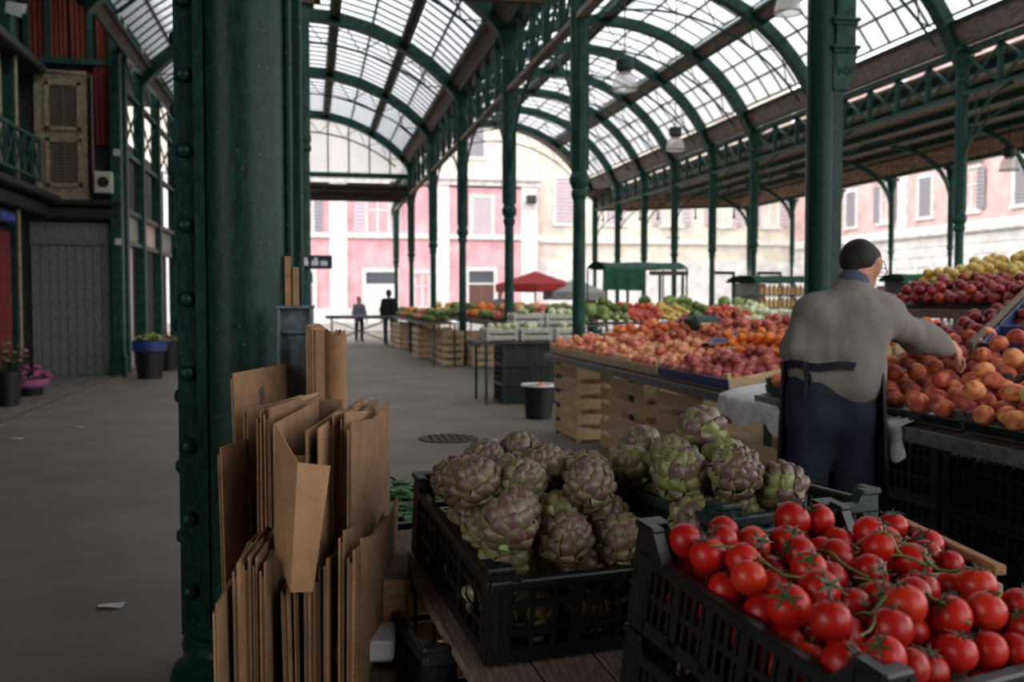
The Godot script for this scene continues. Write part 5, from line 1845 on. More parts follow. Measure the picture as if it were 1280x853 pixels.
func fruit_table() -> void:
	rng.seed = 101
	var kl := 0.17
	table("fruit_table", "long sloping table of stone fruit trays on stacked wooden crates", 2.45, 4.2, 4.95, 9.9, 0.83, 0.83 + 1.75 * kl, M.metal_grey)
	var ang := atan(kl)
	var bl := Basis(Vector3(0, 0, 1), ang)
	var plan := [
		[5.42, 6.62, ["plum", "orange", "apricot"]], [6.66, 7.62, ["nectarine", "apricot", "peach"]],
		[7.66, 8.62, ["nectarine", "peach", "plum"]], [8.66, 9.84, ["nectarine", "yellow_peach", "red_apple"]]]
	var words := {"plum": "dark red plum", "orange": "bright orange", "apricot": "golden apricot", "nectarine": "red and yellow nectarine", "peach": "blushed peach", "yellow_peach": "pale golden peach", "red_apple": "shiny red apple"}
	for e in plan:
		for j in 3:
			var x0: float = 2.48 + 0.57 * j
			var W := 0.55
			var L: float = e[1] - e[0]
			var X := Transform3D(bl, V(x0 + W / 2, slope(x0 + W / 2, kl, 0.835), (e[0] + e[1]) / 2))
			var kind: String = e[2][j]
			var front: Material = M.plastic_blue if j == 0 and e[0] < 6 else M.crate_wood_pale
			tray("pale wooden tray of %ss on the long fruit table" % words[kind], X, W, L, 0.07, M.crate_wood, front, "trays on the long fruit table")
			var r: float = {"plum": 0.039, "orange": 0.047, "apricot": 0.04, "nectarine": 0.043, "peach": 0.046, "yellow_peach": 0.046, "red_apple": 0.043}[kind]
			var lab: String = "%s in a wooden tray on the long fruit table" % words[kind]
			lay(kind, X, W - 0.05, L - 0.05, r, lab, kind.replace("red_", "").replace("yellow_", ""), "%ss on the long fruit table" % words[kind], 0.03, 0.97, 0.5 if kind == "orange" else 0.22)
	# green package and blue printed paper among the trays
	var t := thing("green_package", "dark green paper package lying among the peach trays", "package", V(3.55, slope(3.55, kl, 0.835) + 0.12, 8.35), Basis(Vector3.UP, 0.2))
	var m := MB.new()
	m.cbox(Transform3D(Basis(), Vector3(0, 0.05, 0)), Vector3(0.3, 0.13, 0.2), 0.04)
	obj("wrap", m, M.paper_green, t)
	m = MB.new()
	m.cbox(Transform3D(Basis(), Vector3(0, 0.03, 0.09)), Vector3(0.16, 0.05, 0.03), 0.01)
	obj("label_band", m, M.crate_wood, t)
	t = thing("blue_paper", "blue and white printed paper lying over the apricot tray", "paper", V(3.3, slope(3.3, kl, 0.835) + 0.1, 7.2), bl)
	var rows := []
	for i in 8:
		var r := []
		for j in 10: r.append(Vector3(-0.26 + 0.52 * j / 9.0, 0.012 * sin(i * 1.3 + j * 0.9) + 0.012 * cos(j * 1.7), 0.24 - 0.5 * i / 7.0))
		rows.append(r)
	m = MB.new()
	m.grid(rows)
	m.grid(rows.map(func(r): return r.map(func(p): return p - Vector3(0, 0.004, 0))), false, true)
	obj("sheet", m, M.paper_blue, t)
	# the nearer table, behind which the seller reaches
	var kr := 0.25
	table("peach_table", "steep fruit table of peaches and apples where the seller reaches in", 2.42, 5.05, 2.3, 4.9, 0.875, 0.875 + 2.63 * kr, M.metal_grey)
	table("apple_table", "narrow back table of red and yellow apples", 4.25, 5.6, 4.95, 7.0, 0.875 + 1.83 * kr, 0.875 + 3.18 * kr, M.metal_grey)
	var br := Basis(Vector3(0, 0, 1), atan(kr))
	var pl := "big blushed peach on the steep fruit table by the seller"
	for e in [[2.45, 2.86, 2.35, 3.22], [2.45, 2.86, 3.25, 4.12], [2.9, 3.33, 2.6, 3.5], [2.9, 3.33, 3.54, 4.5], [2.45, 2.86, 4.16, 4.86]]:
		var xm: float = (e[0] + e[1]) / 2
		var X := Transform3D(br, V(xm, 0.885 + (xm - 2.42) * kr, (e[2] + e[3]) / 2))
		tray("low dark framed tray of peaches on the steep fruit table", X, (e[1] - e[0]) * 1.03, e[3] - e[2], 0.04, M.table_wood, M.plastic_dark_green, "peach trays by the seller")
		lay("peach", X, e[1] - e[0] - 0.03, e[3] - e[2] - 0.04, 0.044, pl, "peach", "peaches on the steep table", 0.02, 0.98, 0.25)
	# pale peaches among them
	for p in [[2.66, 2.86], [2.74, 2.62], [2.6, 3.05], [3.0, 3.1]]:
		put_fruit("yellow_apple", V(p[0], 0.885 + (p[0] - 2.42) * kr + 0.12, p[1]), 0.046, "pale yellow peach among the red peaches by the seller", "peach", "pale peaches")
	var X := Transform3D(br, V(3.72, 0.885 + (3.72 - 2.42) * kr, 4.62))
	lay("red_apple", X, 0.7, 0.5, 0.036, "small red apple heaped behind the peaches", "apple", "red apples behind the peaches", 0.02, 1.0, 0.4)
	X = Transform3D(br, V(4.7, 0.885 + (4.7 - 2.42) * kr, 5.9))
	var al := "red apple heaped on the narrow back table"
	lay("red_apple", Transform3D(br, V(4.5, 0.885 + (4.5 - 2.42) * kr, 5.75)), 0.46, 1.5, 0.037, al, "apple", "red apples on the back table", 0.02, 1.0, 0.4)
	lay("yellow_apple", Transform3D(br, V(5.1, 0.885 + (5.1 - 2.42) * kr, 6.0)), 0.6, 1.8, 0.042, "yellow apple heaped behind the red apples", "apple", "yellow apples on the back table", 0.02, 1.0, 0.4)
	# wooden divider and blue trays
	t = thing("divider_board", "pale wooden divider board between apples and blue trays", "board", V(3.05, 0.885 + 0.63 * kr, 3.98))
	m = MB.new()
	var q := V(4.25, 0.885 + 1.83 * kr, 5.02) - t.position
	m.beam(Vector3(0, 0.09, 0), q + Vector3(0, 0.09, 0), 0.02, 0.14)
	obj("board", m, M.board_wood, t)
	var dir := q.normalized()
	var side := dir.cross(Vector3.UP).normalized()
	for i in 3:
		var c: Vector3 = t.position + dir * (0.28 + 0.42 * i) + side * 0.28 + Vector3(0, 0.05, 0)
		var b := Basis(side, side.cross(-dir) * -1.0, -dir)
		if b.y.y < 0: b = Basis(side, -b.y, -dir)
		var bt := thing("blue_tray", "dark blue tray lined with printed paper beside the divider board", "tray", c, b, "blue trays by the divider")
		m = MB.new()
		m.at(0, 0.004, 0, 0.5, 0.008, 0.4)
		for s in [-1, 1]:
			m.at(s * 0.245, 0.045, 0, 0.012, 0.09, 0.4)
			m.at(0, 0.045, s * 0.195, 0.48, 0.09, 0.012)
		obj("shell", m, M.tray_blue, bt)
		m = MB.new()
		var rr := []
		for a in 6:
			var r := []
			for bb in 7: r.append(Vector3(-0.22 + 0.44 * bb / 6.0, 0.03 + 0.014 * sin(a * 2.1 + bb * 1.4 + i), 0.17 - 0.34 * a / 5.0))
			rr.append(r)
		m.grid(rr)
		obj("liner", m, M.paper_blue, bt)
		for g in 3:
			m = MB.new()
			m.col = lin(0.2, 0.12, 0.2)
			for kk in 26:
				var off := Vector3(rng.randf_range(-0.09, 0.09), rng.randf_range(0.0, 0.045), rng.randf_range(-0.05, 0.05))
				m.lathe([Vector2(0, -0.012), Vector2(0.011, -0.005), Vector2(0.011, 0.006), Vector2(0, 0.012)], 6, Transform3D(Basis(), off), true)
			var gr := obj("grape_bunch", m, M.fruit)
			gr.transform = Transform3D(b, c + b * Vector3(-0.05 + 0.11 * g, 0.055, -0.1 + 0.1 * g))
			tag(gr, "bunch of dark grapes on printed paper in a blue tray", "grapes", "grape bunches in the blue trays")
	# white sheet hanging over the edge, on both sides of the seller
	for e in [[4.42, 5.36, 0.835, "crumpled white plastic sheet hanging over the table edge beside the oranges"], [3.52, 3.78, 0.88, "white plastic sheet hanging over the table edge under the peaches by the seller"]]:
		var s := thing("plastic_sheet", e[3], "sheet", V(2.42, e[2], (e[0] + e[1]) / 2))
		rows = []
		var L: float = e[1] - e[0]
		for i in 12:
			var r := []
			for j in 15:
				var u := i / 11.0
				var z := L / 2 - L * j / 14.0
				var wv := 0.012 * sin(j * 1.1 + i * 0.7) + 0.008 * sin(j * 2.7 - i)
				if u < 0.6: r.append(Vector3(0.72 - 0.72 * u / 0.6 - 0.0, 0.012 + (0.72 - 0.72 * u / 0.6) * (0.17 if e[0] > 4 else 0.25) + absf(wv), z))
				else: r.append(Vector3(-0.03 + wv - 0.02 * (u - 0.6), 0.012 - (u - 0.6) / 0.4 * (0.14 + 0.03 * sin(j * 0.8)), z))
			rows.append(r)
		m = MB.new()
		m.grid(rows)
		m.grid(rows.map(func(r): return r.map(func(p): return p - Vector3(-0.001, 0.002, 0))), false, true)
		obj("sheet", m, M.sheet_white, s)
	# crates under the tables
	var g1 := "wooden crate in the stack of five at the far corner of the fruit table"
	stack(slat_proto, 2.76, 9.45, 5, 0.15, 0.0, g1, "crates under the fruit table")
	stack(slat_proto, 2.9, 8.25, 5, 0.15, 0.0, "wooden crate in a shaded stack under the middle of the fruit table", "crates under the fruit table")
	stack(slat_proto, 2.74, 7.45, 5, 0.152, 0.0, "wooden crate in the stack under the nectarine trays", "crates under the fruit table")
	stack(slat_proto, 2.74, 6.3, 5, 0.152, 0.0, "wooden crate in the stack under the plum tray", "crates under the fruit table")
	stack(slat_proto, 3.5, 6.3, 5, 0.15, 0.0, "wooden crate in the back stack under the orange tray", "crates under the fruit table")
	stack(slat_proto, 2.72, 5.14, 4, 0.15, 0.0, "wooden crate stacked in the dark behind the seller's legs", "crates under the fruit table")
	stack(slat_proto, 2.9, 4.4, 2, 0.15, PI / 2, "wooden crate in the low stack by the seller's knees", "crates under the fruit table")
	for e in [[2.74, 2.55], [2.74, 3.17], [2.74, 3.79], [3.22, 2.6], [3.22, 3.2], [3.22, 3.8], [3.7, 3.4], [3.7, 4.0], [3.8, 4.62]]:
		for k in 3: plastic_crate("black plastic crate stacked in the dark under the peach table", Transform3D(Basis(Vector3.UP, rng.randf_range(-0.04, 0.04)), V(e[0], k * 0.272, e[1])), 0.42, 0.27, 0.58, M.plastic_black, 0.0, false, "crates under the peach table", true)

# ---------------------------------------------------------------- stalls down the hall
func heaped(kind: String, x0: float, x1: float, d0: float, d1: float, y: float, r: float, label: String, group: String, keep := 0.9, top := 0.35) -> void:
	lay(kind, Transform3D(Basis(), V((x0 + x1) / 2, y, (d0 + d1) / 2)), x1 - x0, d1 - d0, r, label, {"lettuce": "lettuce", "cauliflower": "cauliflower", "pepper": "pepper", "red_apple": "apple", "yellow_apple": "apple"}.get(kind, kind), group, 0.0, keep, top)

func stalls() -> void:
	rng.seed = 211
	# dark green crates with white crates on top
	var m: MB
	for e in [[2.72, 12.85], [3.16, 12.85]]:
		for k in 3: plastic_crate("dark green plastic crate in the stacks that carry the white crates", Transform3D(Basis(), V(e[0], k * 0.262, e[1])), 0.43, 0.26, 0.62, M.plastic_dark_green, 0.0, false, "green crates at the aisle corner", true)
	table("plank_table", "plank top carrying white crates of vegetables at the aisle corner", 2.2, 3.75, 12.5, 13.5, 0.83, 0.84, M.table_wood)
	var wlab := "whitewashed wooden crate of vegetables on the plank top"
	for e in [[2.5, 12.78, 0.0, 0.845], [2.98, 12.76, 0.0, 0.845], [3.45, 12.76, 0.0, 0.845], [2.98, 13.28, 0.0, 1.032], [3.44, 13.28, 0.0, 1.032]]:
		copy(slat_small, "white_crate", Transform3D(Basis(Vector3.UP, rng.randf_range(-0.03, 0.03)), V(e[0], e[3], e[1])), wlab, "white crates on the plank top")
		heaped("cauliflower", e[0] - 0.17, e[0] + 0.17, e[1] - 0.2, e[1] + 0.2, e[3] + 0.075, 0.055, "pale vegetable head in a whitewashed crate at the aisle corner", "pale heads in the white crates", 0.9, 0.3)
	for e in [[2.98, 13.28], [3.44, 13.28]]:
		copy(slat_small, "white_crate", Transform3D(Basis(), V(e[0], 0.845, e[1])), wlab, "white crates on the plank top")
	# black bin beside it
	var t := thing("black_bin", "round black bin with a white liner beside the green crates", "bin", V(2.63, 0, 11.0))
	m = MB.new()
	m.lathe([Vector2(0, 0), Vector2(0.15, 0), Vector2(0.19, 0.36), Vector2(0.205, 0.37), Vector2(0.205, 0.39), Vector2(0.17, 0.38), Vector2(0.15, 0.2), Vector2(0, 0.2)], 22)
	obj("tub", m, M.bucket_black, t)
	m = MB.new()
	m.lathe([Vector2(0.175, 0.34), Vector2(0.18, 0.4), Vector2(0.205, 0.408), Vector2(0.212, 0.385)], 18)
	obj("liner", m, M.sheet_white, t)
	for i in 3: put_fruit("apricot", V(2.58 + 0.07 * i, 0.36 + 0.03 * (i % 2), 10.96 + 0.05 * i), 0.04, "discarded fruit in the black bin", "apricot", "discarded fruit")
	# wooden crate stacks farther down the aisle with produce on them
	stack(slat_proto, 2.95, 20.5, 5, 0.15, 0.0, "pale wooden crate in the near stack farther down the aisle", "crate stacks down the aisle")
	stack(slat_proto, 3.5, 19.95, 5, 0.15, 0.0, "pale wooden crate in the stack by the second column down the aisle", "crate stacks down the aisle")
	stack(slat_proto, 2.95, 21.5, 5, 0.15, 0.0, "pale wooden crate in the rear stack farther down the aisle", "crate stacks down the aisle")
	table("vegetable_table", "long narrow table of lettuces and fruit along the aisle edge", 2.5, 3.0, 19.9, 30.0, 0.9, 0.92, M.table_wood)
	table("vegetable_table", "long table of lettuces and fruit behind the row of columns", 3.5, 4.6, 14.6, 30.0, 0.95, 1.0, M.table_wood)
	for k in 5: plastic_crate("blue plastic crate under the vegetables down the aisle" if k < 2 else "dark teal plastic crate under the vegetables down the aisle", Transform3D(Basis(), V(2.86, (k if k < 2 else k - 2) * 0.28, 24.3 if k < 2 else 26.0)), 0.5, 0.275, 0.7, M.plastic_blue if k < 2 else M.plastic_dark_green, 0.0, false, "crates under the vegetables down the aisle")
	stack(slat_proto, 2.86, 24.3, 2, 0.15, 0.0, "orange toned wooden crate on the blue crates down the aisle", "crate stacks down the aisle", 0.565)
	for d in [22.6, 23.3, 27.4, 28.4, 29.4]: stack(slat_proto, 2.86, d, 5, 0.15, PI / 2, "pale wooden crate in the row of stacks under the narrow aisle table", "crate stacks down the aisle")
	var kinds := ["lettuce", "apricot", "yellow_apple", "lettuce", "nectarine", "lettuce", "apricot", "lettuce"]
	for i in 8:
		var d0 := 15.2 + 1.8 * i
		var names := {"lettuce": "green lettuce", "apricot": "orange apricot", "yellow_apple": "yellow apple", "nectarine": "red nectarine"}
		if d0 > 19.5: heaped(kinds[i], 2.52, 3.0, d0, d0 + 1.6, 0.92, 0.085, names[kinds[i]] + " heaped on the narrow table along the aisle edge", names[kinds[i]] + "s down the aisle", 0.85, 0.45)
		heaped(kinds[(i + 3) % 8], 3.55, 4.5, d0, d0 + 1.6, 0.985, 0.11, names[kinds[(i + 3) % 8]] + " heaped on the long table behind the row of columns", names[kinds[(i + 3) % 8]] + "s behind the columns", 0.6, 0.4)
	# stall across the hall with vegetables in colour blocks
	table("cross_stall", "dark stall of mixed vegetables across the tall hall", 4.55, 8.1, 15.0, 16.1, 1.02, 1.03, M.table_wood)
	m = MB.new()
	m.at(0, 0, 0, 3.5, 0.03, 0.9)
	var sh := obj("lower_shelf", m, M.table_wood)
	sh.position = V(6.3, 0.62, 15.4)
	tag(sh, "dark lower shelf of the cross stall with white cauliflowers", "shelf")
	for s in [[4.62, 5.15, "lettuce", 0.08], [5.18, 5.75, "pepper", 0.055], [5.78, 6.25, "yellow_apple", 0.05], [6.28, 6.6, "lettuce", 0.08], [6.62, 7.3, "pepper", 0.05], [7.32, 8.0, "cauliflower", 0.06]]:
		lay(s[2], Transform3D(Basis(Vector3(1, 0, 0), 0.2), V((s[0] + s[1]) / 2, 1.12, 15.55)), s[1] - s[0], 1.0, s[3], {"lettuce": "green lettuce", "cauliflower": "pale garlic head", "pepper": "red pepper", "yellow_apple": "yellow apple"}[s[2]] + " on top of the cross stall of mixed vegetables", {"cauliflower": "garlic", "yellow_apple": "apple"}.get(s[2], s[2]), s[2] + " block on the cross stall", 0.0, 0.9, 0.35)
	heaped("cauliflower", 4.7, 7.9, 15.05, 15.5, 0.64, 0.09, "white cauliflower on the lower shelf of the cross stall", "cauliflowers on the cross stall", 0.85, 0.1)
	table("side_stall", "stall of onions and pale vegetables behind the long fruit table", 6.1, 8.6, 11.6, 13.2, 1.0, 1.02, M.table_wood)
	heaped("cauliflower", 6.15, 7.2, 11.7, 13.0, 1.03, 0.075, "pale onion heaped on the stall behind the long fruit table", "onions on the side stall", 0.9, 0.4)
	heaped("yellow_apple", 7.2, 7.9, 11.7, 13.0, 1.03, 0.07, "yellow fruit heaped on the stall behind the long fruit table", "yellow fruit on the side stall", 0.9, 0.3)
	heaped("pepper", 7.9, 8.5, 11.7, 13.0, 1.03, 0.06, "red pepper heaped on the stall behind the long fruit table", "peppers on the side stall", 0.9, 0.3)
	table("back_stall", "low stall of red and dark vegetables beyond the cross stall", 4.4, 9.6, 19.0, 20.2, 1.0, 1.02, M.table_wood)
	heaped("pepper", 4.5, 6.6, 19.1, 20.1, 1.03, 0.09, "red pepper heaped on the stall beyond the cross stall", "peppers beyond the cross stall", 0.8, 0.5)
	heaped("lettuce", 6.6, 9.4, 19.1, 20.1, 1.03, 0.14, "green cabbage on the stall beyond the cross stall", "cabbages beyond the cross stall", 0.8, 0.3)
	table("greens_stall", "stall of dark greens near the lean-to columns", 10.2, 16.0, 12.6, 14.0, 0.98, 1.0, M.table_wood)
	heaped("lettuce", 10.3, 15.8, 12.7, 13.9, 1.0, 0.16, "dark green cabbage on the stall near the lean-to columns", "cabbages near the lean-to", 0.85, 0.4)
	# awnings
	awning_red()
	tent_green()
	kiosk(V(11.0, 0, 21.4), 1.8, 0.2, true, "green framed kiosk with yellow jars under a green awning")
	kiosk(V(13.5, 0, 19.2), 1.35, -0.1, false, "dark green kiosk with hung white goods under a green awning")

func awning_red() -> void:
	for e in [[V(6.9, 0, 29.3), 1.25, 2.3, "cloth_red", "red fabric market umbrella in front of the cream house"], [V(8.0, 0, 28.6), 1.0, 2.05, "cloth_grey", "pale grey market umbrella beside the red one"]]:
		var t := thing("market_umbrella", e[4], "umbrella", e[0])
		var m := MB.new()
		m.tube([Vector3(0, 0, 0), Vector3(0, e[2], 0)], 0.03, 8)
		obj("pole", m, M.metal_grey, t)
		m = MB.new()
		var n := 8
		for i in n:
			var a := TAU * i / n + 0.2
			var b := TAU * (i + 1) / n + 0.2
			var r: float = e[1]
			var h: float = e[2]
			var A := Vector3(cos(a) * r, h - 0.42, sin(a) * r)
			var B := Vector3(cos(b) * r, h - 0.42, sin(b) * r)
			m.tri(Vector3(0, h, 0), B, A)
			m.tri(Vector3(0, h - 0.02, 0), A - Vector3(0, 0.02, 0), B - Vector3(0, 0.02, 0))
			m.quad(A, B, B - Vector3(0, 0.22, 0), A - Vector3(0, 0.2, 0))
			m.quad(A * 0.99, A * 0.99 - Vector3(0, 0.2, 0), B * 0.99 - Vector3(0, 0.22, 0), B * 0.99)
		obj("canopy", m, M[e[3]], t)
		m = MB.new()
		for i in n:
			var a := TAU * i / n + 0.2
			m.beam(Vector3(0, e[2] - 0.05, 0), Vector3(cos(a) * e[1], e[2] - 0.45, sin(a) * e[1]), 0.02, 0.02)
		obj("ribs", m, M.metal_grey, t)

func tent_green() -> void:
	var t := thing("green_tent", "green cloth tent roof on thin poles over a stall in the tall hall", "tent", V(7.55, 0, 21.9))
	var rows := []
	# roof cloth: eave in front left, ridge, far eave
	for i in 9:
		var r := []
		for j in 13:
			var u := j / 12.0
			var w := i / 8.0
			r.append(Vector3(-0.9 + 2.0 * u, 2.06 + 0.26 * sin(PI * (0.1 + 0.75 * w)) - 0.02 * sin(u * 9.0) - 0.03 * sin(u * PI), 0.75 - 1.6 * w))
		rows.append(r)
	var m := MB.new()
	m.grid(rows)
	m.grid(rows.map(func(r): return r.map(func(p): return p - Vector3(0, 0.012, 0))), false, true)
	obj("roof_cloth", m, M.cloth_green, t)
	rows = []
	for i in 5:
		var r := []
		for j in 17:
			var u := j / 16.0
			r.append(Vector3(-0.98 + 1.0 * u, 2.13 - 0.5 * i / 4.0 - 0.02 * u, 0.75 + 0.025 * sin(j * 1.3) * i / 4.0))
		rows.append(r)
	m = MB.new()
	m.grid(rows, false, true)
	m.grid(rows.map(func(r): return r.map(func(p): return p - Vector3(0, 0, 0.01))))
	obj("front_valance", m, M.cloth_green, t)
	m = MB.new()
	m.at(0.62, 2.02, 0.76, 0.95, 0.1, 0.03)
	obj("edge_board", m, M.timber_dark, t)
	for e in [[-0.88, 0.72], [1.08, 0.72], [-0.88, -0.82], [1.08, -0.82]]:
		m = MB.new()
		m.tube([Vector3(e[0], 0, e[1]), Vector3(e[0], 2.15, e[1])], 0.022, 8)
		obj("pole", m, M.metal_dark, t)

func kiosk(p: Vector3, w: float, turn: float, jars: bool, label: String) -> void:
	var t := thing("kiosk", label, "kiosk", p, Basis(Vector3.UP, turn))
	var m := MB.new()
	for sx in [-1, 1]:
		for sz in [-1, 1]: m.at(sx * w / 2, 0.95, sz * 0.45, 0.07, 1.9, 0.07)
	obj("frame", m, M.plastic_green, t)
	for y in [0.7, 1.2, 1.5]:
		m = MB.new()
		m.at(0, y, 0, w, 0.035, 0.9)
		obj("shelf", m, M.plastic_green, t)
	m = MB.new()
	m.at(-w / 4, 1.45, -0.43, w / 2, 0.7, 0.02)
	m.at(0, 0.4, 0.44, w, 0.6, 0.03)
	obj("back_panel", m, M.gable_panel if jars else M.metal_dark, t)
	var rows := []
	for i in 7:
		var r := []
		for j in 9:
			var a := PI * i / 6.0
			r.append(Vector3(-w / 2 - 0.12 + (w + 0.24) * j / 8.0, 1.82 + 0.16 * sin(a) + 0.01 * sin(j * 2.0), 0.6 * cos(a)))
		rows.append(r)
	m = MB.new()
	m.grid(rows)
	m.grid(rows.map(func(r): return r.map(func(q): return q - Vector3(0, 0.012, 0))), false, true)
	obj("awning", m, M.cloth_green, t)
	rng.seed = 300 + int(w * 100)
	for y in [0.72, 1.22, 1.52]:
		for i in int(w / 0.13):
			var x := -w / 2 + 0.1 + 0.13 * i
			if not jars and rng.randf() < 0.4: continue
			m = MB.new()
			m.lathe([Vector2(0, 0), Vector2(0.045, 0), Vector2(0.05, 0.02), Vector2(0.05, 0.16), Vector2(0.025, 0.2), Vector2(0.025, 0.24), Vector2(0, 0.24)], 8)
			var o := obj("jar", m, mat("jar_%d" % int(jars), Color(0.8, 0.62, 0.34) if jars else Color(0.8, 0.8, 0.78), 0.4))
			o.transform = Transform3D(Basis(), p + Basis(Vector3.UP, turn) * Vector3(x, y, 0.3))
			tag(o, "small amber jar on a shelf of the green framed kiosk" if jars else "pale packet on a shelf of the dark green kiosk", "jar", "jars on the kiosk shelves" if jars else "packets in the dark kiosk")

func trestle() -> void:
	var t := thing("trestle_table", "empty grey trestle table at the far end of the aisle", "table", V(1.5, 0, 30.6))
	var m := MB.new()
	m.cbox(Transform3D(Basis(), Vector3(0, 0.86, 0)), Vector3(2.1, 0.1, 0.9), 0.01)
	obj("table_top", m, M.metal_grey, t)
	for x in [-0.85, 0.85]:
		for z in [-0.35, 0.35]:
			m = MB.new()
			m.tube([Vector3(x, 0, z), Vector3(x, 0.84, z)], 0.025, 8)
			obj("leg", m, M.metal_grey, t)
	m = MB.new()
	for z in [-0.35, 0.35]:
		m.beam(Vector3(-0.85, 0.1, z), Vector3(0.85, 0.75, z), 0.025, 0.025)
		m.beam(Vector3(-0.85, 0.75, z), Vector3(0.85, 0.1, z), 0.025, 0.025)
	obj("cross_brace", m, M.metal_grey, t)

# ---------------------------------------------------------------- people
func sdf(bones: Array, cell: float, k: float, amp := 0.0, freq := Vector3.ONE) -> MB:
	var lo := Vector3.ONE * 1e9
	var hi := -lo
	for b in bones:
		for e in [[b[0], b[2]], [b[1], b[3]]]:
			var r: Vector3 = Vector3.ONE * (e[1] + 3.0 * cell)
			lo = lo.min(e[0] - r)
			hi = hi.max(e[0] + r)
	var nx := int((hi.x - lo.x) / cell) + 2
	var ny := int((hi.y - lo.y) / cell) + 2
	var nzz := int((hi.z - lo.z) / cell) + 2
	var f := PackedFloat32Array()
	f.resize(nx * ny * nzz)
	f.fill(1.0)
	for b in bones:
		var a: Vector3 = b[0]
		var ab: Vector3 = b[1] - b[0]
		var l2 := maxf(ab.length_squared(), 1e-9)
		var ra: float = b[2]
		var rb: float = b[3]
		var pad := Vector3.ONE * (maxf(ra, rb) + k + 2.0 * cell)
		var p0: Vector3 = (a.min(b[1]) - pad - lo) / cell
		var p1: Vector3 = (a.max(b[1]) + pad - lo) / cell
		for z in range(maxi(0, int(p0.z)), mini(nzz - 1, int(p1.z) + 1) + 1):
			for y in range(maxi(0, int(p0.y)), mini(ny - 1, int(p1.y) + 1) + 1):
				var row := (z * ny + y) * nx
				for x in range(maxi(0, int(p0.x)), mini(nx - 1, int(p1.x) + 1) + 1):
					var q := lo + Vector3(x, y, z) * cell - a
					var t := clampf(q.dot(ab) / l2, 0, 1)
					var d := (q - ab * t).length() - lerpf(ra, rb, t)
					var o := f[row + x]
					var h := maxf(k - absf(o - d), 0.0) / k
					f[row + x] = minf(o, d) - h * h * k * 0.25
	if amp > 0.0:
		nz.seed = 14
		for z in nzz:
			for y in ny:
				for x in nx:
					var i := (z * ny + y) * nx + x
					if absf(f[i]) < 0.04: f[i] += amp * nz.get_noise_3dv((lo + Vector3(x, y, z) * cell) * freq)
	var idx := {}
	var vs := PackedVector3Array()
	var sx := 1
	var sy := nx
	var sz := nx * ny
	for z in nzz - 1:
		for y in ny - 1:
			for x in nx - 1:
				var i := (z * ny + y) * nx + x
				var v0 := f[i]
				var s := v0 < 0.0
				if (f[i + 1] < 0.0) == s and (f[i + sy] < 0.0) == s and (f[i + sy + 1] < 0.0) == s and (f[i + sz] < 0.0) == s and (f[i + sz + 1] < 0.0) == s and (f[i + sz + sy] < 0.0) == s and (f[i + sz + sy + 1] < 0.0) == s: continue
				var sum := Vector3.ZERO
				var n := 0
				for e in [[0, 0, 0, 1, 0, 0], [0, 1, 0, 1, 1, 0], [0, 0, 1, 1, 0, 1], [0, 1, 1, 1, 1, 1], [0, 0, 0, 0, 1, 0], [1, 0, 0, 1, 1, 0], [0, 0, 1, 0, 1, 1], [1, 0, 1, 1, 1, 1], [0, 0, 0, 0, 0, 1], [1, 0, 0, 1, 0, 1], [0, 1, 0, 0, 1, 1], [1, 1, 0, 1, 1, 1]]:
					var fa := f[i + e[0] + e[1] * sy + e[2] * sz]
					var fb := f[i + e[3] + e[4] * sy + e[5] * sz]
					if (fa < 0.0) != (fb < 0.0):
						sum += Vector3(e[0], e[1], e[2]).lerp(Vector3(e[3], e[4], e[5]), fa / (fa - fb))
						n += 1
				idx[i] = vs.size()
				vs.append(lo + (Vector3(x, y, z) + sum / n) * cell)
	var faces := PackedInt32Array()
	for i in idx:
		var v0: float = f[i]
		for e in [[sx, sy, sz], [sy, sz, sx], [sz, sx, sy]]:
			var a: int = e[0]
			var b: int = e[1]
			var c: int = e[2]
			if (v0 < 0.0) == (f[i + a] < 0.0): continue
			if not (idx.has(i - b) and idx.has(i - c) and idx.has(i - b - c)): continue
			var q := [idx[i], idx[i - b], idx[i - b - c], idx[i - c]]
			if v0 < 0.0: q.reverse()
			for w in [q[0], q[2], q[1], q[0], q[3], q[2]]: faces.append(w)
	var nn := PackedVector3Array()
	nn.resize(vs.size())
	for i in range(0, faces.size(), 3):
		var n := (vs[faces[i + 1]] - vs[faces[i]]).cross(vs[faces[i + 2]] - vs[faces[i]])
		for w in 3: nn[faces[i + w]] += n
	var m := MB.new()
	for i in range(0, faces.size(), 3):
		m.tri(vs[faces[i]], vs[faces[i + 1]], vs[faces[i + 2]], nn[faces[i]].normalized(), nn[faces[i + 1]].normalized(), nn[faces[i + 2]].normalized())
	return m

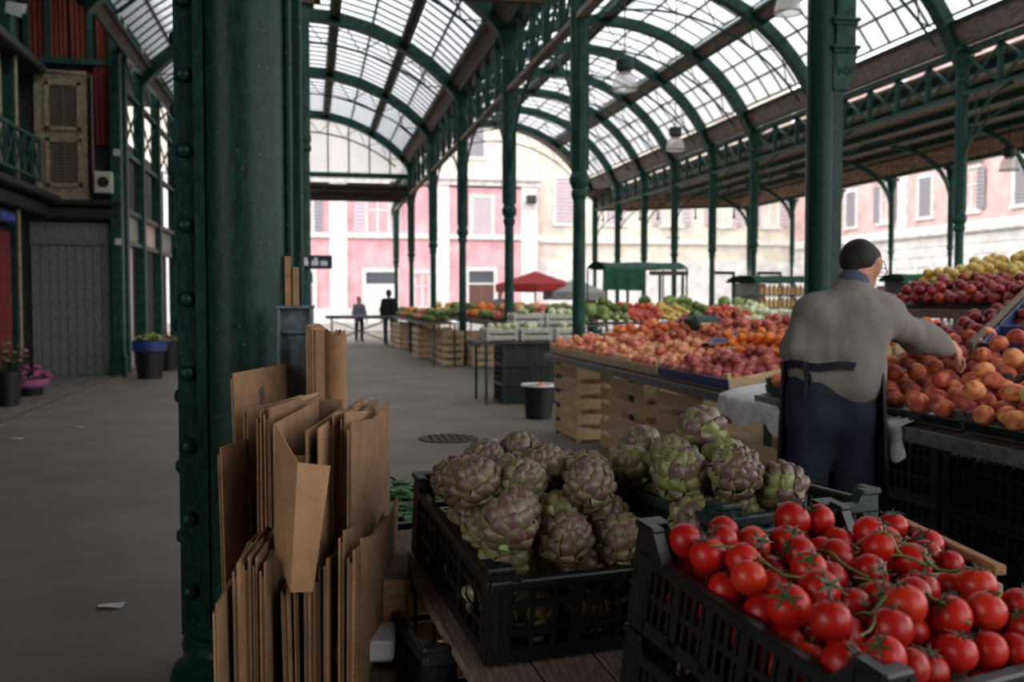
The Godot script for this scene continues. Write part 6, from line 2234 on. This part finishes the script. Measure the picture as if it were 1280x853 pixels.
func seller() -> void:
	var base := V(2.15, 0, 3.67)
	var t := thing("person", "man in grey sweater, jeans and navy apron reaching over the peaches", "person", base)
	var P := func(x: float, y: float, d: float) -> Vector3: return V(x, y, d) - base
	var head: Vector3 = P.call(2.297, 1.548, 3.70)
	var fwd := V(0.86, -0.24, 0.5).normalized()      # where the face looks
	var side := fwd.cross(Vector3.UP).normalized()    # his right
	var hup := side.cross(fwd).normalized()
	var neck: Vector3 = P.call(2.235, 1.445, 3.67)
	var chest: Vector3 = P.call(2.2, 1.3, 3.68)
	var shl: Vector3 = P.call(2.085, 1.335, 3.69)
	var shr: Vector3 = P.call(2.35, 1.335, 3.64)
	var ell: Vector3 = P.call(2.05, 1.19, 3.8)
	var wrl: Vector3 = P.call(2.25, 1.1, 3.96)
	var elr: Vector3 = P.call(2.61, 1.235, 3.76)
	var wrr: Vector3 = P.call(2.77, 1.2, 3.77)
	var waist: Vector3 = P.call(2.16, 1.13, 3.67)
	var hip: Vector3 = P.call(2.15, 0.97, 3.67)
	var hpl: Vector3 = P.call(2.075, 0.93, 3.69)
	var hpr: Vector3 = P.call(2.235, 0.93, 3.65)
	var knl: Vector3 = P.call(2.04, 0.5, 3.7)
	var knr: Vector3 = P.call(2.26, 0.5, 3.66)
	var anl: Vector3 = P.call(2.02, 0.08, 3.66)
	var anr: Vector3 = P.call(2.28, 0.08, 3.62)
	# body under the clothes, with head, neck, hand
	var b := [
		[head + hup * 0.022, head - fwd * 0.02 + hup * 0.018, 0.074, 0.077], [head + fwd * 0.03 - hup * 0.045, head - hup * 0.03, 0.054, 0.062],
		[head + fwd * 0.06 - hup * 0.085, head + fwd * 0.035 - hup * 0.08, 0.028, 0.035], [head + fwd * 0.085 + hup * 0.0, head + fwd * 0.105 - hup * 0.03, 0.012, 0.018],
		[head + side * 0.074 - hup * 0.03, head + side * 0.08 + hup * 0.008 - fwd * 0.01, 0.014, 0.018], [head - side * 0.074 - hup * 0.03, head - side * 0.08 + hup * 0.008 - fwd * 0.01, 0.014, 0.018],
		[head - hup * 0.05 - fwd * 0.03, neck, 0.06, 0.062], [neck, chest, 0.052, 0.09], [shl, shr, 0.05, 0.05], [chest, hip, 0.11, 0.085],
		[shl, ell, 0.05, 0.042], [ell, wrl, 0.042, 0.028], [shr, elr, 0.05, 0.042], [elr, wrr, 0.042, 0.027],
		[hpl, knl, 0.07, 0.055], [knl, anl, 0.052, 0.04], [hpr, knr, 0.07, 0.055], [knr, anr, 0.052, 0.04],
		[anl + Vector3(0, -0.04, 0), anl + fwd * 0.14 + Vector3(0, -0.05, 0), 0.035, 0.03], [anr + Vector3(0, -0.04, 0), anr + fwd * 0.14 + Vector3(0, -0.05, 0), 0.035, 0.03]]
	var body := sdf(b, 0.011, 0.03)
	# right hand closing on a peach, on a grid of its own
	var hd := (wrr - elr).normalized()
	var palm := wrr + hd * 0.03 + Vector3(0.012, -0.028, 0)
	var fd := (hd * 0.5 + Vector3(0, -0.85, 0)).normalized()
	var ac := fd.cross(side).normalized()
	ac = (V(0.3, 0, 1.0)).normalized()
	var hb := [[wrr - hd * 0.03, wrr + hd * 0.015, 0.027, 0.027], [wrr, palm, 0.025, 0.028]]
	for i in 4:
		var o := ac * (-0.03 + 0.02 * i)
		var k0: Vector3 = palm + o + fd * 0.01
		var l: float = [0.034, 0.04, 0.037, 0.029][i]
		hb.append([palm + o * 0.5, k0, 0.016, 0.0115])
		var k1: Vector3 = k0 + (fd + hd * 0.35).normalized() * l
		var k2: Vector3 = k1 + (fd - hd * 0.25).normalized() * l * 0.72
		var k3: Vector3 = k2 + (fd - hd * 0.9).normalized() * l * 0.55
		hb.append([k0, k1, 0.0105, 0.0095]); hb.append([k1, k2, 0.0095, 0.0088]); hb.append([k2, k3, 0.0088, 0.0075])
	var th0 := palm - hd * 0.012 + ac * -0.03
	var th1 := th0 + (fd * 0.8 - ac * 0.45 - hd * 0.25).normalized() * 0.036
	hb.append([wrr + hd * 0.01, th0, 0.018, 0.0135]); hb.append([th0, th1, 0.0125, 0.011]); hb.append([th1, th1 + (fd - hd * 0.3).normalized() * 0.028, 0.011, 0.0085])
	var hm := sdf(hb, 0.0036, 0.008)
	# left hand resting on the table
	var lb := []
	var ld := (wrl - ell).normalized()
	lb.append([wrl - ld * 0.02, wrl + ld * 0.07, 0.026, 0.03])
	for i in 4:
		var o := Vector3(0.02 * i - 0.03, -0.005, 0.008 * i)
		var l: float = [0.07, 0.08, 0.075, 0.06][i]
		lb.append([wrl + ld * 0.06 + o, wrl + ld * (0.075 + l * 0.55) + o * 1.3, 0.0105, 0.0095]); lb.append([wrl + ld * (0.075 + l * 0.55) + o * 1.3, wrl + ld * (0.07 + l) + o * 1.4 + Vector3(0, -0.025, 0), 0.0095, 0.008])
	lb.append([wrl + ld * 0.02, wrl + ld * 0.06 + Vector3(-0.05, -0.01, 0.02), 0.016, 0.011]); lb.append([wrl + ld * 0.06 + Vector3(-0.05, -0.01, 0.02), wrl + ld * 0.09 + Vector3(-0.055, -0.02, 0.02), 0.011, 0.009])
	var lm := sdf(lb, 0.004, 0.008)
	for q in [hm, lm]:
		body.v.append_array(q.v); body.n.append_array(q.n); body.c.append_array(q.c)
	obj("body", body, M.skin, t)
	# eyes, glasses, hair
	for s in [-1, 1]:
		var eb := MB.new()
		eb.lathe([Vector2(0, -0.012), Vector2(0.01, -0.006), Vector2(0.012, 0), Vector2(0.01, 0.006), Vector2(0, 0.012)], 10, Transform3D(Basis(), head + fwd * 0.07 + side * 0.03 * s + hup * 0.002), true)
		obj("eye", eb, M.sign_white, t)
	var gl := MB.new()
	for s in [-1, 1]:
		var c: Vector3 = head + fwd * 0.108 + side * 0.036 * s - hup * 0.004
		var ring := []
		for i in 13: ring.append(c + side * cos(TAU * i / 12) * 0.026 + hup * sin(TAU * i / 12) * 0.02)
		gl.tube(ring, 0.0022, 5)
		gl.tube([c + side * 0.026 * s, head + side * 0.1 * s - fwd * 0.005 + hup * 0.012], 0.0022, 5)
	gl.tube([head + fwd * 0.112 - side * 0.012, head + fwd * 0.112 + side * 0.012], 0.002, 5)
	obj("glasses", gl, M.metal_grey, t)
	var mo := MB.new()
	mo.tube([head + fwd * 0.094 - side * 0.022 - hup * 0.062, head + fwd * 0.101 - hup * 0.06, head + fwd * 0.094 + side * 0.022 - hup * 0.062], 0.006, 6)
	obj("mouth", mo, mat("lips", Color(0.6, 0.36, 0.32), 0.6), t)
	var hair := sdf([[head + hup * 0.03 - fwd * 0.008, head - fwd * 0.028 + hup * 0.026, 0.073, 0.08], [head - fwd * 0.038 - hup * 0.0, head - fwd * 0.042 - hup * 0.042, 0.064, 0.05], [head + side * 0.055 + hup * 0.03 - fwd * 0.01, head + side * 0.06 + fwd * 0.012, 0.026, 0.014], [head - side * 0.055 + hup * 0.03 - fwd * 0.01, head - side * 0.06 + fwd * 0.012, 0.026, 0.014]], 0.008, 0.03)
	obj("hair", hair, M.hair_dark, t)
	# collar
	var col := sdf([[neck + Vector3(0.008, 0.03, 0), neck + Vector3(0, -0.04, 0), 0.066, 0.085]], 0.008, 0.02)
	obj("shirt_collar", col, M.shirt_blue, t)
	# sweater
	var w := V(0.8, 0, -0.5).normalized()
	var s := [
		[neck + Vector3(0, -0.02, 0), chest, 0.08, 0.125], [shl, shr, 0.078, 0.08], [neck + Vector3(0, -0.02, 0), shl, 0.06, 0.076], [neck + Vector3(0, -0.02, 0), shr, 0.06, 0.08],
		[chest - w * 0.09, waist - w * 0.075 + Vector3(0, 0.03, 0), 0.118, 0.112], [chest + w * 0.09, waist + w * 0.085 + Vector3(0, 0.03, 0), 0.118, 0.115],
		[shl, ell, 0.076, 0.062], [ell, wrl - (wrl - ell).normalized() * 0.02, 0.06, 0.042],
		[shr, elr, 0.082, 0.066], [elr, wrr - hd * 0.035, 0.064, 0.044],
		[waist - w * 0.07 + Vector3(0, 0.0, 0), waist + w * 0.08 + Vector3(0, 0.0, 0), 0.108, 0.11], [waist - w * 0.062 + Vector3(0, -0.06, 0), waist + w * 0.072 + Vector3(0, -0.06, 0), 0.126, 0.126]]
	# wrinkles on the sleeve and at the waist
	for i in 5:
		var q: Vector3 = elr.lerp(wrr, 0.1 + 0.17 * i)
		s.append([q + Vector3(-0.02, 0.05 - 0.005 * i, 0.03), q + Vector3(0.02, -0.035, 0.04), 0.016, 0.014])
	for i in 4:
		var a: Vector3 = waist + w * (-0.11 + 0.07 * i) + Vector3(0, 0.06, 0)
		s.append([a - fwd * 0.085 + Vector3(0, 0.06, 0), a - fwd * 0.1 + Vector3(0, -0.02, 0), 0.03, 0.034])
	obj("sweater", sdf(s, 0.0105, 0.045, 0.011, Vector3(5.5, 2.6, 5.5)), M.wool_grey, t)
	# jeans
	var j := [[hpl + Vector3(0, 0.08, 0), hpr + Vector3(0, 0.08, 0), 0.115, 0.115], [hpl + Vector3(0, -0.02, 0), hpr + Vector3(0, -0.02, 0), 0.108, 0.108], [hpl, knl, 0.1, 0.082], [knl, anl, 0.08, 0.07], [hpr, knr, 0.1, 0.082], [knr, anr, 0.08, 0.07]]
	for i in 3:
		j.append([knl + Vector3(-0.05, -0.03 - 0.1 * i, 0.05), knl + Vector3(0.05, -0.06 - 0.1 * i, 0.055), 0.024, 0.022])
		j.append([knr + Vector3(-0.05, -0.05 - 0.1 * i, 0.05), knr + Vector3(0.05, -0.02 - 0.1 * i, 0.055), 0.024, 0.022])
	obj("jeans", sdf(j, 0.0115, 0.035, 0.012, Vector3(6, 4, 6)), M.denim, t)
	for a in [anl, anr]:
		obj("shoe", sdf([[a + Vector3(0, -0.035, 0) - fwd * 0.03, a + fwd * 0.16 + Vector3(0, -0.042, 0), 0.043, 0.036]], 0.01, 0.02), M.shoe, t)
	# apron: skirt round the front and sides, string across the back with hanging ends
	var rows := []
	var f2 := V(0.5, 0, 0.86).normalized()
	side = f2.cross(Vector3.UP).normalized()
	for i in 14:
		var r := []
		var y := lerpf(1.135, 0.52, i / 13.0)
		for q in 29:
			var a := lerpf(-1.95, 1.95, q / 28.0)
			var fl := 1.0 + 0.1 * i / 13.0 + 0.025 * sin(q * 1.6) * i / 13.0
			r.append(Vector3(hip.x, y, hip.z) + side * sin(a) * 0.208 * fl + f2 * cos(a) * 0.17 * fl)
		rows.append(r)
	var ap := MB.new()
	ap.grid(rows)
	ap.grid(rows.map(func(r): return r.map(func(p): return Vector3(hip.x, p.y, hip.z) + (p - Vector3(hip.x, p.y, hip.z)) * 0.975)), false, true)
	var apo := obj("apron", ap, M.apron_navy, t)
	var st := MB.new()
	var ring := []
	for q in 21:
		var a := lerpf(1.7, TAU - 1.7, q / 20.0)
		ring.append(Vector3(hip.x, 1.128 + 0.006 * sin(q * 0.9), hip.z) + side * sin(a) * 0.2 + f2 * cos(a) * 0.138)
	for q in 20: st.beam(ring[q], ring[q + 1], 0.006, 0.034)
	var kn: Vector3 = ring[14]
	st.tube([kn, kn + Vector3(0.0, -0.06, 0.014), kn + Vector3(-0.012, -0.13, 0.016)], 0.007, 6)
	st.tube([kn, kn + Vector3(0.02, -0.05, 0.014), kn + Vector3(0.018, -0.1, 0.016)], 0.007, 6)
	st.cbox(Transform3D(Basis(), kn), Vector3(0.03, 0.035, 0.02), 0.006)
	obj("apron_string", st, M.apron_navy, apo)

# a standing figure seen from far away
func far_person(p: Vector3, h: float, turn: float, top: Material, legs: Material, label: String, arms := 0.0) -> void:
	var k := h / 1.75
	var t := thing("person", label, "person", p, Basis(Vector3.UP, turn).scaled(Vector3.ONE * k), "people at the far end")
	var b := [[Vector3(0, 1.62, 0), Vector3(0, 1.66, -0.01), 0.095, 0.095], [Vector3(0, 1.56, 0.03), Vector3(0, 1.6, 0.03), 0.07, 0.07], [Vector3(0, 1.58, 0.1), Vector3(0, 1.56, 0.11), 0.018, 0.02], [Vector3(0, 1.4, 0), Vector3(0, 1.55, 0), 0.06, 0.055], [Vector3(0, 1.35, 0), Vector3(0, 0.95, 0), 0.06, 0.06]]
	for s in [-1, 1]:
		b.append([Vector3(s * 0.17, 1.4, 0), Vector3(s * 0.25, 1.12, 0.02), 0.05, 0.042])
		b.append([Vector3(s * 0.25, 1.12, 0.02), Vector3(s * 0.24, 0.88, 0.1 + arms), 0.042, 0.03])
		for f in 4: b.append([Vector3(s * 0.24, 0.87, 0.1 + arms), Vector3(s * 0.24, 0.74 - 0.01 * (f % 2), 0.1 + arms + 0.02 * f - 0.03), 0.022, 0.012])
		b.append([Vector3(s * 0.24, 0.85, 0.11 + arms), Vector3(s * 0.22, 0.79, 0.16 + arms), 0.02, 0.012])
		b.append([Vector3(s * 0.1, 0.92, 0), Vector3(s * 0.11, 0.5, 0.01), 0.075, 0.055])
		b.append([Vector3(s * 0.11, 0.5, 0.01), Vector3(s * 0.11, 0.08, -0.02), 0.052, 0.04])
	obj("body", sdf(b, 0.02, 0.03), M.skin, t)
	obj("hair", sdf([[Vector3(0, 1.67, -0.02), Vector3(0, 1.62, -0.045), 0.097, 0.08]], 0.018, 0.02), M.hair_dark, t)
	var c := [[Vector3(-0.13, 1.4, 0), Vector3(0.13, 1.4, 0), 0.085, 0.085], [Vector3(-0.09, 1.3, 0), Vector3(-0.08, 0.95, 0), 0.115, 0.11], [Vector3(0.09, 1.3, 0), Vector3(0.08, 0.95, 0), 0.115, 0.11]]
	var g := [[Vector3(-0.07, 0.93, 0), Vector3(0.07, 0.93, 0), 0.11, 0.11]]
	for s in [-1, 1]:
		c.append([Vector3(s * 0.17, 1.4, 0), Vector3(s * 0.25, 1.12, 0.02), 0.072, 0.06])
		c.append([Vector3(s * 0.25, 1.12, 0.02), Vector3(s * 0.242, 0.91, 0.09 + arms), 0.06, 0.045])
		g.append([Vector3(s * 0.1, 0.92, 0), Vector3(s * 0.11, 0.5, 0.01), 0.095, 0.075])
		g.append([Vector3(s * 0.11, 0.5, 0.01), Vector3(s * 0.11, 0.09, -0.02), 0.072, 0.062])
		obj("shoe", sdf([[Vector3(s * 0.11, 0.045, -0.04), Vector3(s * 0.12, 0.04, 0.13), 0.045, 0.038]], 0.02, 0.02), M.shoe, t)
	obj("jacket", sdf(c, 0.022, 0.04), top, t)
	obj("trousers", sdf(g, 0.022, 0.03), legs, t)

func people() -> void:
	seller()
	far_person(V(2.42, 0, 30.4), 1.72, PI - 0.15, M.cloth_black, M.cloth_black, "person in black standing with back turned at the end of the aisle")
	far_person(V(1.6, 0, 32.6), 1.5, 0.3, M.cloth_slate, M.denim, "person in a grey top behind the trestle table", 0.1)
	far_person(V(6.6, 0, 33.5), 1.7, -0.6, M.cloth_slate, M.cloth_black, "person in a pale grey top by the pink house")
	far_person(V(9.1, 0, 31.0), 1.65, 2.4, mat("cloth_brown", Color(0.36, 0.26, 0.22), 0.85), M.denim, "person in a brown jacket near the red umbrella")

# ---------------------------------------------------------------- the scene
func _ready() -> void:
	var cam := Camera3D.new()
	cam.name = "camera"
	add_child(cam)
	cam.position = Vector3(0, 1.4, 0)
	cam.rotation = Vector3(-deg_to_rad(2.457), -deg_to_rad(11.86), 0)
	cam.fov = 39.132
	cam.near = 0.05
	cam.far = 300.0
	cam.current = true
	var at := CameraAttributesPhysical.new()
	at.frustum_focal_length = 33.75
	at.frustum_focus_distance = 2.5
	at.exposure_aperture = 4.0
	cam.attributes = at
	var we := WorldEnvironment.new()
	we.name = "world"
	add_child(we)
	var env := Environment.new()
	env.background_mode = Environment.BG_SKY
	var sky := Sky.new()
	var sm := ProceduralSkyMaterial.new()   # bright overcast
	sm.sky_top_color = Color(0.96, 0.96, 0.975)
	sm.sky_horizon_color = Color(0.98, 0.97, 0.965)
	sm.ground_bottom_color = Color(0.4, 0.39, 0.38)
	sm.ground_horizon_color = Color(0.6, 0.59, 0.58)
	sm.sky_energy_multiplier = 1.0
	sky.sky_material = sm
	env.sky = sky
	env.tonemap_mode = Environment.TONE_MAPPER_LINEAR
	env.tonemap_exposure = 3.8
	env.sdfgi_enabled = true
	env.ssao_enabled = true
	env.ssil_enabled = true
	we.environment = env
	rng.seed = 1
	make_materials()
	ground()
	halls()
	pillars()
	shopfronts()
	far_buildings()
	make_fruit()
	make_tomato()
	make_bracts()
	make_artichokes()
	box_proto = wood_crate("rough wooden crate", 0.42, 0.19, 0.56, 2, [M.crate_wood_dark, M.crate_wood], "")
	slat_proto = wood_crate("wooden crate", 0.46, 0.148, 0.84, 1, [M.crate_wood, M.crate_wood_pale], "")
	slat_small = wood_crate("white crate", 0.44, 0.185, 0.5, 2, [M.crate_white], "")
	slat_small.rotation.y = 0
	front_stall()
	cardboard()
	fruit_table()
	stalls()
	trestle()
	flower_pots()
	people()
	for p in [box_proto, slat_proto, slat_small]: p.free()
